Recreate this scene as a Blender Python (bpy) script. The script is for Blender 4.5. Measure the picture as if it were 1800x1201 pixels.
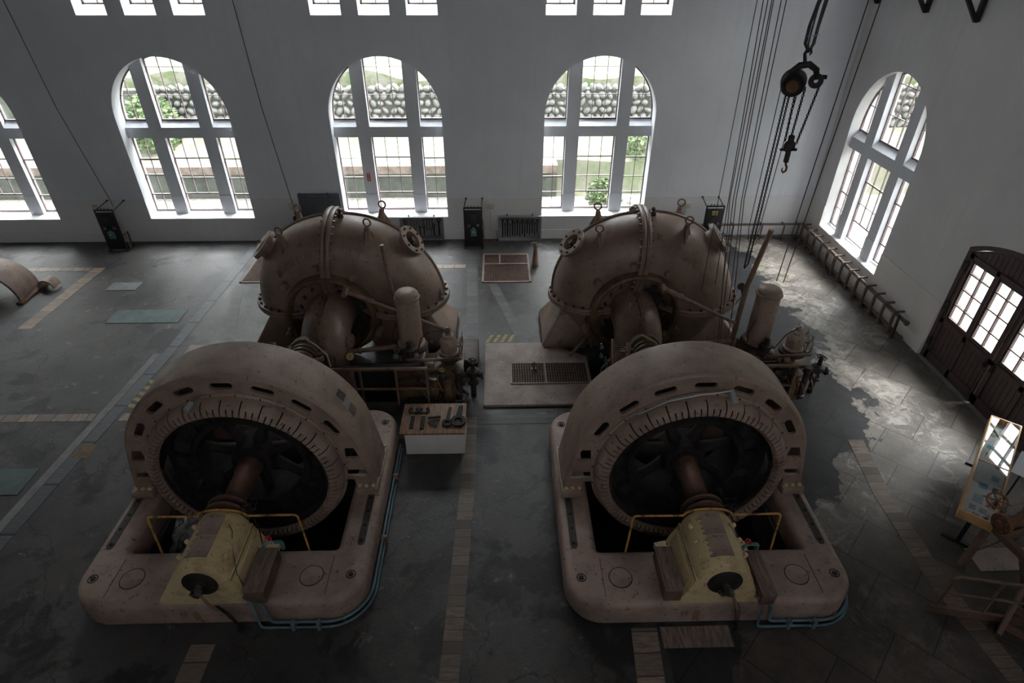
import bpy, bmesh, math, random
from mathutils import Vector, Matrix
PI = math.pi
random.seed(7)
for _o in list(bpy.data.objects):
    bpy.data.objects.remove(_o)
SC = bpy.context.scene
COL = SC.collection
V = Vector

# ---------------------------------------------------------------- camera
def cam_axes(p, y, r):
    cp, sp = math.cos(p), math.sin(p)
    f = V((0, cp, -sp)); rt = V((1, 0, 0)); up = V((0, sp, cp))
    Z = Matrix.Rotation(y, 3, 'Z')
    f, rt, up = Z @ f, Z @ rt, Z @ up
    cr, sr = math.cos(r), math.sin(r)
    return cr * rt + sr * up, -sr * rt + cr * up, f
_rt, _up, _f = cam_axes(math.radians(34.48), math.radians(-1.32), math.radians(.13))
cam_d = bpy.data.cameras.new('camera')
cam = bpy.data.objects.new('camera', cam_d)
COL.objects.link(cam)
cam.matrix_world = Matrix(((_rt.x, _up.x, -_f.x, 0), (_rt.y, _up.y, -_f.y, 0), (_rt.z, _up.z, -_f.z, 8.0), (0, 0, 0, 1)))
cam_d.sensor_width = 36
cam_d.lens = 36 * 1051 / 1800
cam_d.clip_end = 400
SC.camera = cam

# ---------------------------------------------------------------- world, daylight, exposure
world = bpy.data.worlds.new('overcast_sky')
SC.world = world
world.use_nodes = True
_bg = world.node_tree.nodes['Background']
_bg.inputs[0].default_value = (0.97, 0.975, 1.0, 1)
_bg.inputs[1].default_value = 8.0
SC.view_settings.view_transform = 'Standard'
SC.view_settings.look = 'None'
SC.view_settings.gamma = 1
SC.view_settings.use_curve_mapping = False
SC.view_settings.exposure = 0.0
SC.cycles.max_bounces = 8
SC.cycles.diffuse_bounces = 5
SC.cycles.transparent_max_bounces = 12
SC.cycles.sample_clamp_indirect = 6
SC.cycles.use_denoising = True

def sun(name, energy, color, direction, angle):
    d = bpy.data.lights.new(name, 'SUN'); d.energy = energy; d.color = color; d.angle = math.radians(angle)
    o = bpy.data.objects.new(name, d); COL.objects.link(o)
    o.rotation_euler = V(direction).to_track_quat('-Z', 'Y').to_euler()
    return o
sun('bright_sky_behind_hall', 24, (.97, .98, 1), (0.05, -.62, -.78), 55)
sun('bright_sky_beside_hall', 27, (1, .985, .96), (-.74, -.10, -.66), 45)

# ---------------------------------------------------------------- materials
def nt(m):
    m.use_nodes = True
    t = m.node_tree
    return t, t.nodes, t.links, t.nodes['Principled BSDF']
def mixrgb(N, L, fac, a, b, mode='MIX'):
    n = N.new('ShaderNodeMix'); n.data_type = 'RGBA'; n.blend_type = mode
    if isinstance(fac, (int, float)): n.inputs[0].default_value = fac
    else: L.new(fac, n.inputs[0])
    for k, s in ((6, a), (7, b)):
        if hasattr(s, 'links'): L.new(s, n.inputs[k])
        else: n.inputs[k].default_value = (*s[:3], 1)
    return n.outputs[2]
def noise(N, L, scale, detail=6, rough=.6, vec=None, dist=0):
    n = N.new('ShaderNodeTexNoise'); n.inputs['Scale'].default_value = scale; n.inputs['Detail'].default_value = detail
    n.inputs['Roughness'].default_value = rough; n.inputs['Distortion'].default_value = dist
    if vec is not None: L.new(vec, n.inputs['Vector'])
    return n.outputs['Fac']
def ramp(N, L, fac, p0, p1, c0=(0, 0, 0), c1=(1, 1, 1)):
    r = N.new('ShaderNodeValToRGB'); e = r.color_ramp.elements
    e[0].position = p0; e[1].position = p1; e[0].color = (*c0, 1); e[1].color = (*c1, 1)
    L.new(fac, r.inputs[0]); return r.outputs[0]
def objco(N, L, scale=None, rot=None, loc=None, geo=False):
    if geo:
        g = N.new('ShaderNodeNewGeometry'); out = g.outputs['Position']
    else:
        g = N.new('ShaderNodeTexCoord'); out = g.outputs['Object']
    if scale or rot or loc:
        m = N.new('ShaderNodeMapping')
        if scale: m.inputs['Scale'].default_value = scale
        if rot: m.inputs['Rotation'].default_value = rot
        if loc: m.inputs['Location'].default_value = loc
        L.new(out, m.inputs[0]); out = m.outputs[0]
    return out
def bump(N, L, P, h, strength=.3, dist=.01):
    b = N.new('ShaderNodeBump'); b.inputs['Strength'].default_value = strength; b.inputs['Distance'].default_value = dist
    L.new(h, b.inputs['Height']); L.new(b.outputs[0], P.inputs['Normal'])

def paint(name, base, dirt=None, rough=.5, metal=0, scale=3, lo=.42, hi=.72, speck=True, spec=.5):
    m = bpy.data.materials.new(name); t, N, L, P = nt(m)
    co = objco(N, L)
    c = base
    if dirt is not None:
        f = ramp(N, L, noise(N, L, scale, 8, .65, co), lo, hi)
        c = mixrgb(N, L, f, base, dirt)
        if speck:
            f2 = ramp(N, L, noise(N, L, scale * 9, 6, .72, co), .595, .66)
            c = mixrgb(N, L, f2, c, tuple(v * .38 for v in dirt))
        L.new(c, P.inputs['Base Color'])
        bump(N, L, P, noise(N, L, scale * 14, 4, .6, co), .12, .004)
        rr = N.new('ShaderNodeMapRange'); L.new(noise(N, L, scale * 2, 4, .6, co), rr.inputs[0])
        rr.inputs[3].default_value = max(.05, rough - .13); rr.inputs[4].default_value = min(1, rough + .2)
        L.new(rr.outputs[0], P.inputs['Roughness'])
    else:
        P.inputs['Base Color'].default_value = (*base, 1); P.inputs['Roughness'].default_value = rough
    P.inputs['Metallic'].default_value = metal
    P.inputs['Specular IOR Level'].default_value = spec
    return m
M = {}
M['mach'] = paint('dusty_pink_brown_machine_paint', (.305, .218, .172), (.155, .105, .08), .5, 0, 1.6)
M['bed'] = paint('worn_pink_bed_paint', (.345, .25, .207), (.15, .105, .087), .55, 0, 1.4)
M['scroll'] = paint('scroll_paint', (.23, .157, .117), (.097, .064, .047), .42, 0, 1.3, .4, .75)
M['yellow'] = paint('aged_cream_yellow_paint', (.58, .45, .25), (.24, .15, .07), .4, 0, 2.6, .5, .75)
M['ochre'] = paint('oily_ochre_paint', (.165, .11, .055), (.045, .03, .02), .35, 0, 3.5, .35, .65)
M['rail'] = paint('yellow_rod_paint', (.50, .28, .07), (.10, .05, .02), .45, 0, 9, .5, .62)
M['shaft'] = paint('rusty_brown_shaft', (.16, .085, .06), (.08, .045, .035), .45, .3, 4)
M['dark'] = paint('oily_black_iron', (.03, .026, .024), (.011, .010, .010), .55, .1, 5, spec=.3)
M['iron'] = paint('dark_iron', (.07, .055, .05), (.03, .022, .02), .5, .5, 6)
M['rotor'] = paint('dusty_rotor_iron', (.024, .021, .020), (.011, .010, .01), .8, 0, 5, spec=.15)
M['steel'] = paint('dull_steel', (.17, .16, .155), (.08, .07, .06), .4, .8, 5)
M['rustpipe'] = paint('brown_painted_pipe', (.22, .14, .10), (.10, .055, .035), .5, 0, 5)
M['rust'] = paint('rust', (.16, .075, .035), (.05, .025, .015), .7, 0, 6)
M['rack'] = paint('dull_brown_pipe', (.125, .092, .075), (.06, .042, .034), .55, 0, 5)
M['moss'] = paint('dry_moss', (.15, .14, .05), (.2, .18, .12), .9, 0, 12)
M['blue'] = paint('blue_conduit_paint', (.10, .185, .215), (.06, .085, .09), .45, 0, 6)
M['teal'] = paint('teal_paint', (.08, .22, .21), (.04, .10, .10), .4, 0, 6)
M['conc'] = paint('pit_concrete', (.05, .045, .04), (.02, .018, .016), .9, 0, 1.5)
M['plat'] = paint('pinkish_worn_platform', (.31, .25, .225), (.15, .12, .105), .75, 0, 1.6, .38, .7)
M['grat'] = paint('rusty_grating', (.115, .065, .048), (.06, .035, .028), .7, .2, 4)
M['hole'] = paint('void_shade_black', (.006, .005, .005), None, .9)  # near-black colour standing in for shade inside holes, slots and gratings
M['white'] = paint('white_board', (.62, .61, .58), (.54, .52, .49), .55, 0, 2, speck=False)
M['cream'] = paint('cream_box', (.50, .47, .40), (.42, .39, .33), .5, 0, 4, speck=False)
M['cab'] = paint('black_slate_panel', (.012, .012, .013), (.006, .006, .006), .45, 0, 3)
M['slot'] = paint('slotted_rail_dark', (.06, .05, .046), (.03, .026, .024), .55, .2, 6)
M['grey'] = paint('grey_tool_board', (.24, .25, .255), (.16, .17, .175), .6, 0, 2)
M['black'] = paint('black_tool_steel', (.010, .010, .010), (.022, .020, .018), .65, 0, 9, spec=.25)
M['chalk'] = paint('chalkboard_slate', (.10, .12, .14), (.075, .09, .105), .6, 0, 2)
M['mark'] = paint('pale_marks', (.3, .32, .34), None, .7)
M['door'] = paint('dark_brown_door', (.075, .047, .045), (.05, .031, .03), .5, 0, 2.5, speck=False)
M['frame'] = paint('brown_window_frame', (.16, .12, .12), (.09, .065, .065), .5, 0, 6, speck=False)
M['pine'] = paint('varnished_pine', (.50, .30, .13), (.38, .21, .08), .4, 0, 4, speck=False)
M['paper'] = paint('white_paper', (.78, .80, .82), None, .7)
M['photo'] = paint('grey_photo', (.12, .13, .14), (.5, .5, .5), .6, 0, 22, speck=False)
M['cyan'] = paint('cyan_print', (.05, .35, .5), (.3, .6, .7), .6, 0, 12, speck=False)
M['tealp'] = paint('mint_print', (.2, .55, .52), None, .6)
M['redp'] = paint('red_print', (.6, .08, .10), (.75, .45, .35), .6, 0, 25, speck=False)
M['yelp'] = paint('yellow_print', (.42, .31, .10), None, .6)
M['redsign'] = paint('red_sign', (.45, .05, .04), None, .5)
M['woodst'] = paint('brown_stained_timber', (.145, .09, .065), (.07, .042, .03), .55, 0, 3)
M['rope'] = paint('rusty_hand_chain', (.06, .04, .032), None, .7, .4)
M['chain'] = paint('black_hoist_chain', (.022, .02, .019), None, .45, .6)
M['grease'] = paint('wet_grease', (.35, .35, .36), (.02, .02, .02), .12, .6, 6)
M['grey2'] = paint('galvanised_lamp', (.33, .36, .38), None, .4, .6)
M['rubber'] = paint('black_cable', (.015, .015, .016), None, .5)

def plaster(name, base, band=True):
    m = bpy.data.materials.new(name); t, N, L, P = nt(m)
    co = objco(N, L, geo=True)
    f = ramp(N, L, noise(N, L, .45, 5, .6, co), .35, .75)
    c = mixrgb(N, L, f, base, tuple(v * .86 for v in base))
    st = objco(N, L, (6, 6, .5), geo=True)
    f2 = ramp(N, L, noise(N, L, 1, 5, .6, st), .5, .9)
    c = mixrgb(N, L, f2, c, tuple(v * .88 for v in base))
    f3 = ramp(N, L, noise(N, L, 5, 8, .75, co, 1.5), .70, .74)
    c = mixrgb(N, L, f3, c, tuple(v * .8 for v in base))
    L.new(c, P.inputs['Base Color']); P.inputs['Roughness'].default_value = .85
    P.inputs['Specular IOR Level'].default_value = .2
    bump(N, L, P, noise(N, L, 3.5, 7, .6, co), .35, .02)
    return m
M['wall'] = plaster('white_lime_plaster', (.72, .745, .79))
M['dado'] = plaster('lower_plaster', (.70, .70, .715))
M['wallr'] = plaster('white_lime_plaster_side', (.74, .735, .74))
M['dador'] = plaster('lower_plaster_side', (.76, .73, .71))
M['sill'] = plaster('bright_sill', (.80, .80, .81))
M['ceil'] = paint('ceiling_boards', (.35, .34, .33), (.25, .24, .23), .8)

def glass_mat(name, fac=.07, rough=.02):
    m = bpy.data.materials.new(name); m.use_nodes = True; t = m.node_tree; N = t.nodes; L = t.links; N.clear()
    o = N.new('ShaderNodeOutputMaterial'); mx = N.new('ShaderNodeMixShader'); tr = N.new('ShaderNodeBsdfTransparent'); g = N.new('ShaderNodeBsdfGlossy')
    g.inputs['Roughness'].default_value = rough; mx.inputs[0].default_value = fac
    tr.inputs[0].default_value = (.95, .97, .97, 1)
    L.new(tr.outputs[0], mx.inputs[1]); L.new(g.outputs[0], mx.inputs[2]); L.new(mx.outputs[0], o.inputs[0])
    return m
M['glass'] = glass_mat('window_glass', .05)
M['caseglass'] = glass_mat('display_case_glass', .28)

def floor_mat():
    m = bpy.data.materials.new('old_concrete_and_slate_floor'); t, N, L, P = nt(m)
    pos = objco(N, L, geo=True)
    sx = N.new('ShaderNodeSeparateXYZ'); L.new(pos, sx.inputs[0])
    def mth(op, a, b=0.0):
        n = N.new('ShaderNodeMath'); n.operation = op
        for i, v in enumerate((a, b)):
            if isinstance(v, (int, float)): n.inputs[i].default_value = v
            else: L.new(v, n.inputs[i])
        return n.outputs[0]
    def ns(scale, lo, hi, detail=8, rough=.65, dist=0, loc=None):
        v = pos if loc is None else objco(N, L, loc=loc, geo=True)
        return ramp(N, L, noise(N, L, scale, detail, rough, v, dist), lo, hi)
    # trowelled concrete with big darker and browner patches
    c = mixrgb(N, L, ns(.40, .38, .62), (.036, .034, .033), (.088, .085, .083))
    c = mixrgb(N, L, ns(.9, .54, .60, dist=.8), c, (.034, .032, .034))
    c = mixrgb(N, L, ns(1.3, .53, .70, dist=.6, loc=(9, 4, 0)), c, (.085, .070, .060))
    c = mixrgb(N, L, ns(2.9, .60, .66, 10, .75, .5), c, (.15, .143, .136))
    c = mixrgb(N, L, ns(.55, .56, .60, 6, .6, .3, (5, 3, 0)), c, (.026, .024, .026))
    vo = N.new('ShaderNodeTexVoronoi'); vo.feature = 'DISTANCE_TO_EDGE'; vo.inputs['Scale'].default_value = .42
    wv = N.new('ShaderNodeVectorMath'); wv.operation = 'ADD'; nz = N.new('ShaderNodeTexNoise'); nz.inputs['Scale'].default_value = 1.7; nz.inputs['Detail'].default_value = 7
    L.new(pos, nz.inputs['Vector']); L.new(pos, wv.inputs[0]); L.new(nz.outputs['Color'], wv.inputs[1]); L.new(wv.outputs[0], vo.inputs['Vector'])
    crack = ramp(N, L, vo.outputs['Distance'], .002, .007, (1, 1, 1), (0, 0, 0))
    c = mixrgb(N, L, mth('MULTIPLY', crack, .7), c, (.02, .018, .018))
    # diagonal flagstones
    tc = objco(N, L, (1.0, 1.0, 1), (0, 0, math.radians(44.5)), (.15, .1, 0), geo=True)
    b = N.new('ShaderNodeTexBrick'); L.new(tc, b.inputs['Vector'])
    b.offset = .5; b.inputs['Scale'].default_value = 1; b.inputs['Brick Width'].default_value = .92; b.inputs['Row Height'].default_value = .88
    b.inputs['Mortar Size'].default_value = .009; b.inputs['Mortar Smooth'].default_value = .3
    b.inputs['Color1'].default_value = (.78, .78, .78, 1); b.inputs['Color2'].default_value = (1, 1, 1, 1); b.inputs['Mortar'].default_value = (.3, .3, .3, 1)
    # worn light stones towards the side wall, window light painted into their tone, dark sealed screed near the machine
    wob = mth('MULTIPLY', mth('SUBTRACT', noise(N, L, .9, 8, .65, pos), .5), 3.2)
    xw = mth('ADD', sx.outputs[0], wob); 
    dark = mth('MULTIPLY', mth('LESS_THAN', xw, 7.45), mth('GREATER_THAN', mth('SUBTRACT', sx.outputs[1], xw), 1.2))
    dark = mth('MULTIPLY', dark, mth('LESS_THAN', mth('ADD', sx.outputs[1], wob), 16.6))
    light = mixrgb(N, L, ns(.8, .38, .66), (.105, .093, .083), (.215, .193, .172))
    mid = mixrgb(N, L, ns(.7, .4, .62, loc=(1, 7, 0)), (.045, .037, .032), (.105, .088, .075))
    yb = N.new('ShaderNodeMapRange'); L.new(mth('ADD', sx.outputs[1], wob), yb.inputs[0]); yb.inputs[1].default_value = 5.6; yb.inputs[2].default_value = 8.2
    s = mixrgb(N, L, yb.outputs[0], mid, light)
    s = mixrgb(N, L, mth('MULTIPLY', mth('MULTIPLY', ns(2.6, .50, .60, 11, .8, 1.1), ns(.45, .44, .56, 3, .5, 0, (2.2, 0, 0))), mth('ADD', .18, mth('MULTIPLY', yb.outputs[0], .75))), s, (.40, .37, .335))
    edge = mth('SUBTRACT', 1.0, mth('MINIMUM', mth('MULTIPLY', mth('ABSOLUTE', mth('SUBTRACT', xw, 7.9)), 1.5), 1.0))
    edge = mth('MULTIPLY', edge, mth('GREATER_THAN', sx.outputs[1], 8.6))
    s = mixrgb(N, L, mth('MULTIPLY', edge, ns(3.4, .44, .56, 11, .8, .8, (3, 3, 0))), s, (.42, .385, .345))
    s = mixrgb(N, L, dark, s, mixrgb(N, L, ns(1.2, .4, .7), (.020, .020, .023), (.040, .039, .042)))
    s = mixrgb(N, L, 1.0, s, b.outputs['Color'], 'MULTIPLY')
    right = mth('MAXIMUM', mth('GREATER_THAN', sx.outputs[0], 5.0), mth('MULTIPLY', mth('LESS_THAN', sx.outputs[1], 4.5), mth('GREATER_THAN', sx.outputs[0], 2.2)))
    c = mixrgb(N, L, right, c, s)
    fine = noise(N, L, 22, 5, .7, pos)
    c = mixrgb(N, L, ramp(N, L, fine, .3, .8), c, mixrgb(N, L, 1.0, c, (.68, .68, .68), 'MULTIPLY'))
    c = mixrgb(N, L, ns(16, .73, .76, 3, .8), c, (.22, .21, .20))
    L.new(c, P.inputs['Base Color'])
    r = N.new('ShaderNodeMapRange'); L.new(noise(N, L, 1.6, 7, .6, pos), r.inputs[0]); r.inputs[3].default_value = .26; r.inputs[4].default_value = .66
    L.new(r.outputs[0], P.inputs['Roughness']); P.inputs['Specular IOR Level'].default_value = .3
    bump(N, L, P, mth('ADD', noise(N, L, 7, 8, .7, pos), fine), .4, .012)
    return m
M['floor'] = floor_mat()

def planks_mat(name, c0, c1, cols=1, axis='Y', per=.16):
    m = bpy.data.materials.new(name); t, N, L, P = nt(m)
    pos = objco(N, L, geo=True)
    wn = N.new('ShaderNodeTexWhiteNoise'); wn.noise_dimensions = '1D'
    sx = N.new('ShaderNodeSeparateXYZ'); L.new(pos, sx.inputs[0])
    q = N.new('ShaderNodeMath'); q.operation = 'DIVIDE'; L.new(sx.outputs[0 if axis == 'X' else 1], q.inputs[0]); q.inputs[1].default_value = per
    fl = N.new('ShaderNodeMath'); fl.operation = 'FLOOR'; L.new(q.outputs[0], fl.inputs[0]); L.new(fl.outputs[0], wn.inputs['W'])
    c = mixrgb(N, L, wn.outputs['Value'], c0, c1)
    sc = (14, 1.5, 1) if axis == 'X' else (1.5, 14, 1)
    c = mixrgb(N, L, ramp(N, L, noise(N, L, 3, 8, .7, objco(N, L, sc, geo=True)), .42, .62), c, tuple(v * .35 for v in c0))
    fr = N.new('ShaderNodeMath'); fr.operation = 'FRACT'; L.new(q.outputs[0], fr.inputs[0])
    c = mixrgb(N, L, ramp(N, L, fr.outputs[0], .03, .06, (1, 1, 1), (0, 0, 0)), c, (.01, .01, .01))
    L.new(c, P.inputs['Base Color']); P.inputs['Roughness'].default_value = .6
    return m
M['brickstrip'] = planks_mat('worn_timber_blocks', (.36, .275, .21), (.17, .135, .115), per=.30)
M['brickstripX'] = planks_mat('worn_timber_blocks_cross', (.34, .26, .20), (.18, .145, .125), axis='X', per=.33)
M['timber'] = planks_mat('dark_worn_timber_cover', (.20, .145, .105), (.028, .026, .028), per=.17)
M['darkbrick'] = planks_mat('dark_blue_brick', (.10, .095, .095), (.04, .04, .045), per=.27)
M['slate'] = planks_mat('blue_grey_slate_cover', (.125, .133, .148), (.066, .071, .082), per=1.05)
M['lightc'] = paint('pale_concrete_strip', (.20, .195, .19), (.12, .12, .12), .8, 0, 3)
M['green'] = paint('green_grey_cover_plate', (.075, .105, .105), (.055, .075, .075), .6, 0, 2)
M['greyplate'] = paint('grey_cover_plate', (.11, .115, .115), (.08, .08, .08), .6, 0, 2)
M['haz'] = paint('worn_yellow_marking', (.36, .27, .07), (.13, .12, .09), .7, 0, 9, .45, .6)
M['orangep'] = paint('faded_orange_paint', (.17, .095, .03), (.07, .06, .055), .7, 0, 6, .4, .6)
M['stain'] = paint('oil_stain', (.19, .14, .115), (.12, .085, .068), .4, 0, 9, .42, .58)
M['stainr'] = paint('rust_stain', (.22, .125, .06), (.16, .105, .07), .6, 0, 9, .4, .6)
M['woodtop'] = planks_mat('grooved_wooden_boards', (.33, .18, .10), (.17, .09, .055), axis='X', per=.028)
M['veneer'] = planks_mat('ribbed_brown_board', (.26, .195, .165), (.19, .14, .12), axis='X', per=.02)
# outside
M['gravel'] = paint('pale_gravel', (.24, .225, .205), (.11, .095, .08), .9, 0, 6)
M['mosswall'] = paint('mossy_retaining_wall', (.07, .075, .06), (.025, .03, .02), .9, 0, 2)
M['coping'] = paint('weathered_coping', (.16, .13, .105), (.06, .04, .03), .9, 0, 3)
M['grass'] = paint('grassy_bank', (.10, .125, .06), (.17, .16, .12), .9, 0, 1.6, .38, .6)
M['hill'] = paint('wild_hillside', (.095, .125, .05), (.20, .19, .15), .9, 0, 2.4, .40, .56)
M['cobble'] = paint('river_cobble', (.17, .163, .153), (.09, .086, .08), .8, 0, 3)
M['leaf'] = paint('foliage', (.075, .115, .04), (.035, .055, .02), .7, 0, 4)
M['bark'] = paint('tree_bark', (.16, .14, .11), (.08, .07, .05), .9, 0, 4)

# ---------------------------------------------------------------- object helpers
ORG = {}
def put(o, parent, org):
    COL.objects.link(o)
    if parent is not None:
        o.parent = parent
        o.location = org - ORG[parent.name]
    else:
        o.location = org
    ORG[o.name] = org.copy()
    return o
def thing(name, label, cat, loc=(0, 0, 0), group=None):
    o = bpy.data.objects.new(name, None); o.empty_display_size = .2
    put(o, None, V(loc))
    o['label'] = label; o['category'] = cat
    if group: o['group'] = group
    return o
def finish(bm, smooth=35):
    bmesh.ops.recalc_face_normals(bm, faces=bm.faces)
    for f in bm.faces: f.smooth = True
    a = math.radians(smooth)
    for e in bm.edges:
        if len(e.link_faces) == 2:
            if e.calc_face_angle(0) > a: e.smooth = False
        else: e.smooth = False
def obj(name, bm, mat, parent=None, label=None, cat=None, group=None, kind=None, smooth=35, recalc=True):
    """geometry comes in world coordinates; the object origin is put at the base centre"""
    if recalc: finish(bm, smooth)
    xs = [v.co for v in bm.verts]
    mn = V((min(v.x for v in xs), min(v.y for v in xs), min(v.z for v in xs)))
    mx = V((max(v.x for v in xs), max(v.y for v in xs), max(v.z for v in xs)))
    org = V(((mn.x + mx.x) / 2, (mn.y + mx.y) / 2, mn.z))
    bmesh.ops.translate(bm, verts=bm.verts, vec=-org)
    me = bpy.data.meshes.new(name); bm.to_mesh(me); bm.free()
    mats = mat if isinstance(mat, (list, tuple)) else [mat]
    for k in mats: me.materials.append(M[k] if isinstance(k, str) else k)
    o = bpy.data.objects.new(name, me)
    put(o, parent, org)
    if label: o['label'] = label
    if cat: o['category'] = cat
    if group: o['group'] = group
    if kind: o['kind'] = kind
    return o
def struct(name, bm, mat, parent=None, **k):
    return obj(name, bm, mat, parent, kind='structure' if parent is None else None, **k)
def copy_tree(o, off, parent=None, label=None):
    c = o.copy(); COL.objects.link(c)
    if parent is None:
        c.location = o.location + V(off)
        if label: c['label'] = label
    else: c.parent = parent
    ORG[c.name] = ORG[o.name] + V(off)
    for ch in list(o.children): copy_tree(ch, off, c)
    return c
def BM(): return bmesh.new()
def box(bm, c, s, rot=None, bev=0, mi=None):
    mt = Matrix.Translation(V(c)) @ (rot.to_4x4() if rot is not None else Matrix()) @ Matrix.Diagonal((*s, 1))
    r = bmesh.ops.create_cube(bm, size=1, matrix=mt)
    if bev > 0:
        es = list({e for v in r['verts'] for e in v.link_edges})
        rr = bmesh.ops.bevel(bm, geom=es, offset=bev, segments=2, profile=.5, affect='EDGES')
    if mi is not None and bev == 0:
        for f in {f for v in r['verts'] for f in v.link_faces}: f.material_index = mi
def span(bm, lo, hi, bev=0, mi=None):
    box(bm, [(a + b) / 2 for a, b in zip(lo, hi)], [abs(b - a) for a, b in zip(lo, hi)], None, bev, mi)
def frame_of(d):
    d = V(d).normalized()
    a = V((0, 0, 1)) if abs(d.z) < .9 else V((0, 1, 0))
    u = d.cross(a).normalized(); w = d.cross(u).normalized()
    return d, u, w
def lathe(bm, prof, org, axis=(0, 0, 1), seg=32, close=False, a0=0, a1=None):
    """prof: list of (radius, height along axis)"""
    d, u, w = frame_of(axis); org = V(org)
    full = a1 is None
    n = seg if full else seg + 1
    rows = []
    for r, h in prof:
        row = []
        if r < 1e-6: row = [bm.verts.new(org + d * h)] * n
        else:
            for i in range(n):
                a = a0 + (2 * PI if full else (a1 - a0)) * i / seg
                row.append(bm.verts.new(org + d * h + (u * math.cos(a) + w * math.sin(a)) * r))
        rows.append(row)
    if close: rows.append(rows[0])
    for A, B in zip(rows, rows[1:]):
        for i in range(seg):
            j = (i + 1) % n
            vs = []
            for v in (A[i], A[j], B[j], B[i]):
                if v not in vs: vs.append(v)
            if len(vs) >= 3:
                try: bm.faces.new(vs)
                except ValueError: pass
def cyl(bm, p0, p1, r0, r1=None, seg=16):
    p0 = V(p0); p1 = V(p1); h = (p1 - p0).length
    if h < 1e-6: return
    r1 = r0 if r1 is None else r1
    lathe(bm, [(0, 0), (r0, 0), (r1, h), (0, h)], p0, p1 - p0, seg)
def tube(bm, pts, r, seg=8, closed=False, caps=True):
    pts = [V(p) for p in pts]; n = len(pts)
    rs = r if isinstance(r, (list, tuple)) else [r] * n
    rows = []; up = None
    for i, p in enumerate(pts):
        if closed: t = (pts[(i + 1) % n] - pts[i - 1]).normalized()
        elif i == 0: t = (pts[1] - p).normalized()
        elif i == n - 1: t = (p - pts[i - 1]).normalized()
        else: t = ((pts[i + 1] - p).normalized() + (p - pts[i - 1]).normalized()).normalized()
        if up is None: _, up, _ = frame_of(t)
        up = (up - t * up.dot(t)).normalized(); w = t.cross(up)
        rows.append([bm.verts.new(p + (up * math.cos(2 * PI * k / seg) + w * math.sin(2 * PI * k / seg)) * rs[i]) for k in range(seg)])
    rng = range(n if closed else n - 1)
    for i in rng:
        A, B = rows[i], rows[(i + 1) % n]
        for k in range(seg):
            bm.faces.new((A[k], A[(k + 1) % seg], B[(k + 1) % seg], B[k]))
    if caps and not closed:
        bm.faces.new(rows[0][::-1]); bm.faces.new(rows[-1])
def arc(c, r, a0, a1, n, ux=(1, 0, 0), uy=(0, 0, 1)):
    c = V(c); ux = V(ux); uy = V(uy)
    return [c + ux * r * math.cos(a0 + (a1 - a0) * i / n) + uy * r * math.sin(a0 + (a1 - a0) * i / n) for i in range(n + 1)]
def ringtube(bm, c, axis, R, r, seg=32, rs=8):
    d, u, w = frame_of(axis)
    tube(bm, [V(c) + (u * math.cos(2 * PI * i / seg) + w * math.sin(2 * PI * i / seg)) * R for i in range(seg)], r, rs, closed=True)
def fillet(pts, rad, n=5):
    """round the corners of an open 3D polyline"""
    pts = [V(p) for p in pts]; out = [pts[0]]
    for a, b, c in zip(pts, pts[1:], pts[2:]):
        r = min(rad, (a - b).length * .45, (c - b).length * .45)
        p = b + (a - b).normalized() * r; q = b + (c - b).normalized() * r
        for i in range(n + 1):
            t = i / n; out.append(p * (1 - t) ** 2 + b * 2 * t * (1 - t) + q * t * t)
    out.append(pts[-1]); return out
def rrect(x0, y0, x1, y1, r, n=8):
    out = []
    for cx, cy, a in ((x1 - r, y1 - r, 0), (x0 + r, y1 - r, PI / 2), (x0 + r, y0 + r, PI), (x1 - r, y0 + r, 1.5 * PI)):
        for i in range(n + 1): out.append((cx + r * math.cos(a + PI / 2 * i / n), cy + r * math.sin(a + PI / 2 * i / n)))
    return out
def plate(outer, holes, z0, z1, bev=0, mtx=None, res=3):
    """flat shape with holes given in local XY, extruded z0..z1 along local Z, then placed with mtx"""
    cu = bpy.data.curves.new('tmp', 'CURVE'); cu.dimensions = '2D'; cu.fill_mode = 'BOTH'
    for poly in [outer] + list(holes):
        s = cu.splines.new('POLY'); s.points.add(len(poly) - 1); s.use_cyclic_u = True
        for p, q in zip(s.points, poly): p.co = (q[0], q[1], 0, 1)
    cu.extrude = max((z1 - z0) / 2 - bev, 1e-4); cu.bevel_depth = bev; cu.bevel_resolution = res
    o = bpy.data.objects.new('tmp', cu)
    me = bpy.data.meshes.new_from_object(o)
    bm = BM(); bm.from_mesh(me)
    bmesh.ops.translate(bm, verts=bm.verts, vec=(0, 0, (z0 + z1) / 2))
    bmesh.ops.remove_doubles(bm, verts=bm.verts, dist=1e-5)
    if mtx is not None: bmesh.ops.transform(bm, matrix=mtx, verts=bm.verts)
    bpy.data.objects.remove(o); bpy.data.curves.remove(cu); bpy.data.meshes.remove(me)
    return bm
def join(bm, other):
    me = bpy.data.meshes.new('tmpj'); other.to_mesh(me); other.free(); bm.from_mesh(me); bpy.data.meshes.remove(me)
def basis(o, x, y, z):
    m = Matrix.Identity(4)
    for i, a in enumerate((x, y, z)):
        for j in range(3): m[j][i] = a[j]
    for j in range(3): m[j][3] = o[j]
    return m
XZ = basis((0, 0, 0), (1, 0, 0), (0, 0, 1), (0, 1, 0))      # plate drawn in X,Z, thickness along +Y
YZ = basis((0, 0, 0), (0, 1, 0), (0, 0, 1), (1, 0, 0))      # plate drawn in Y,Z, thickness along +X
_boltmesh = {}
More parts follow.
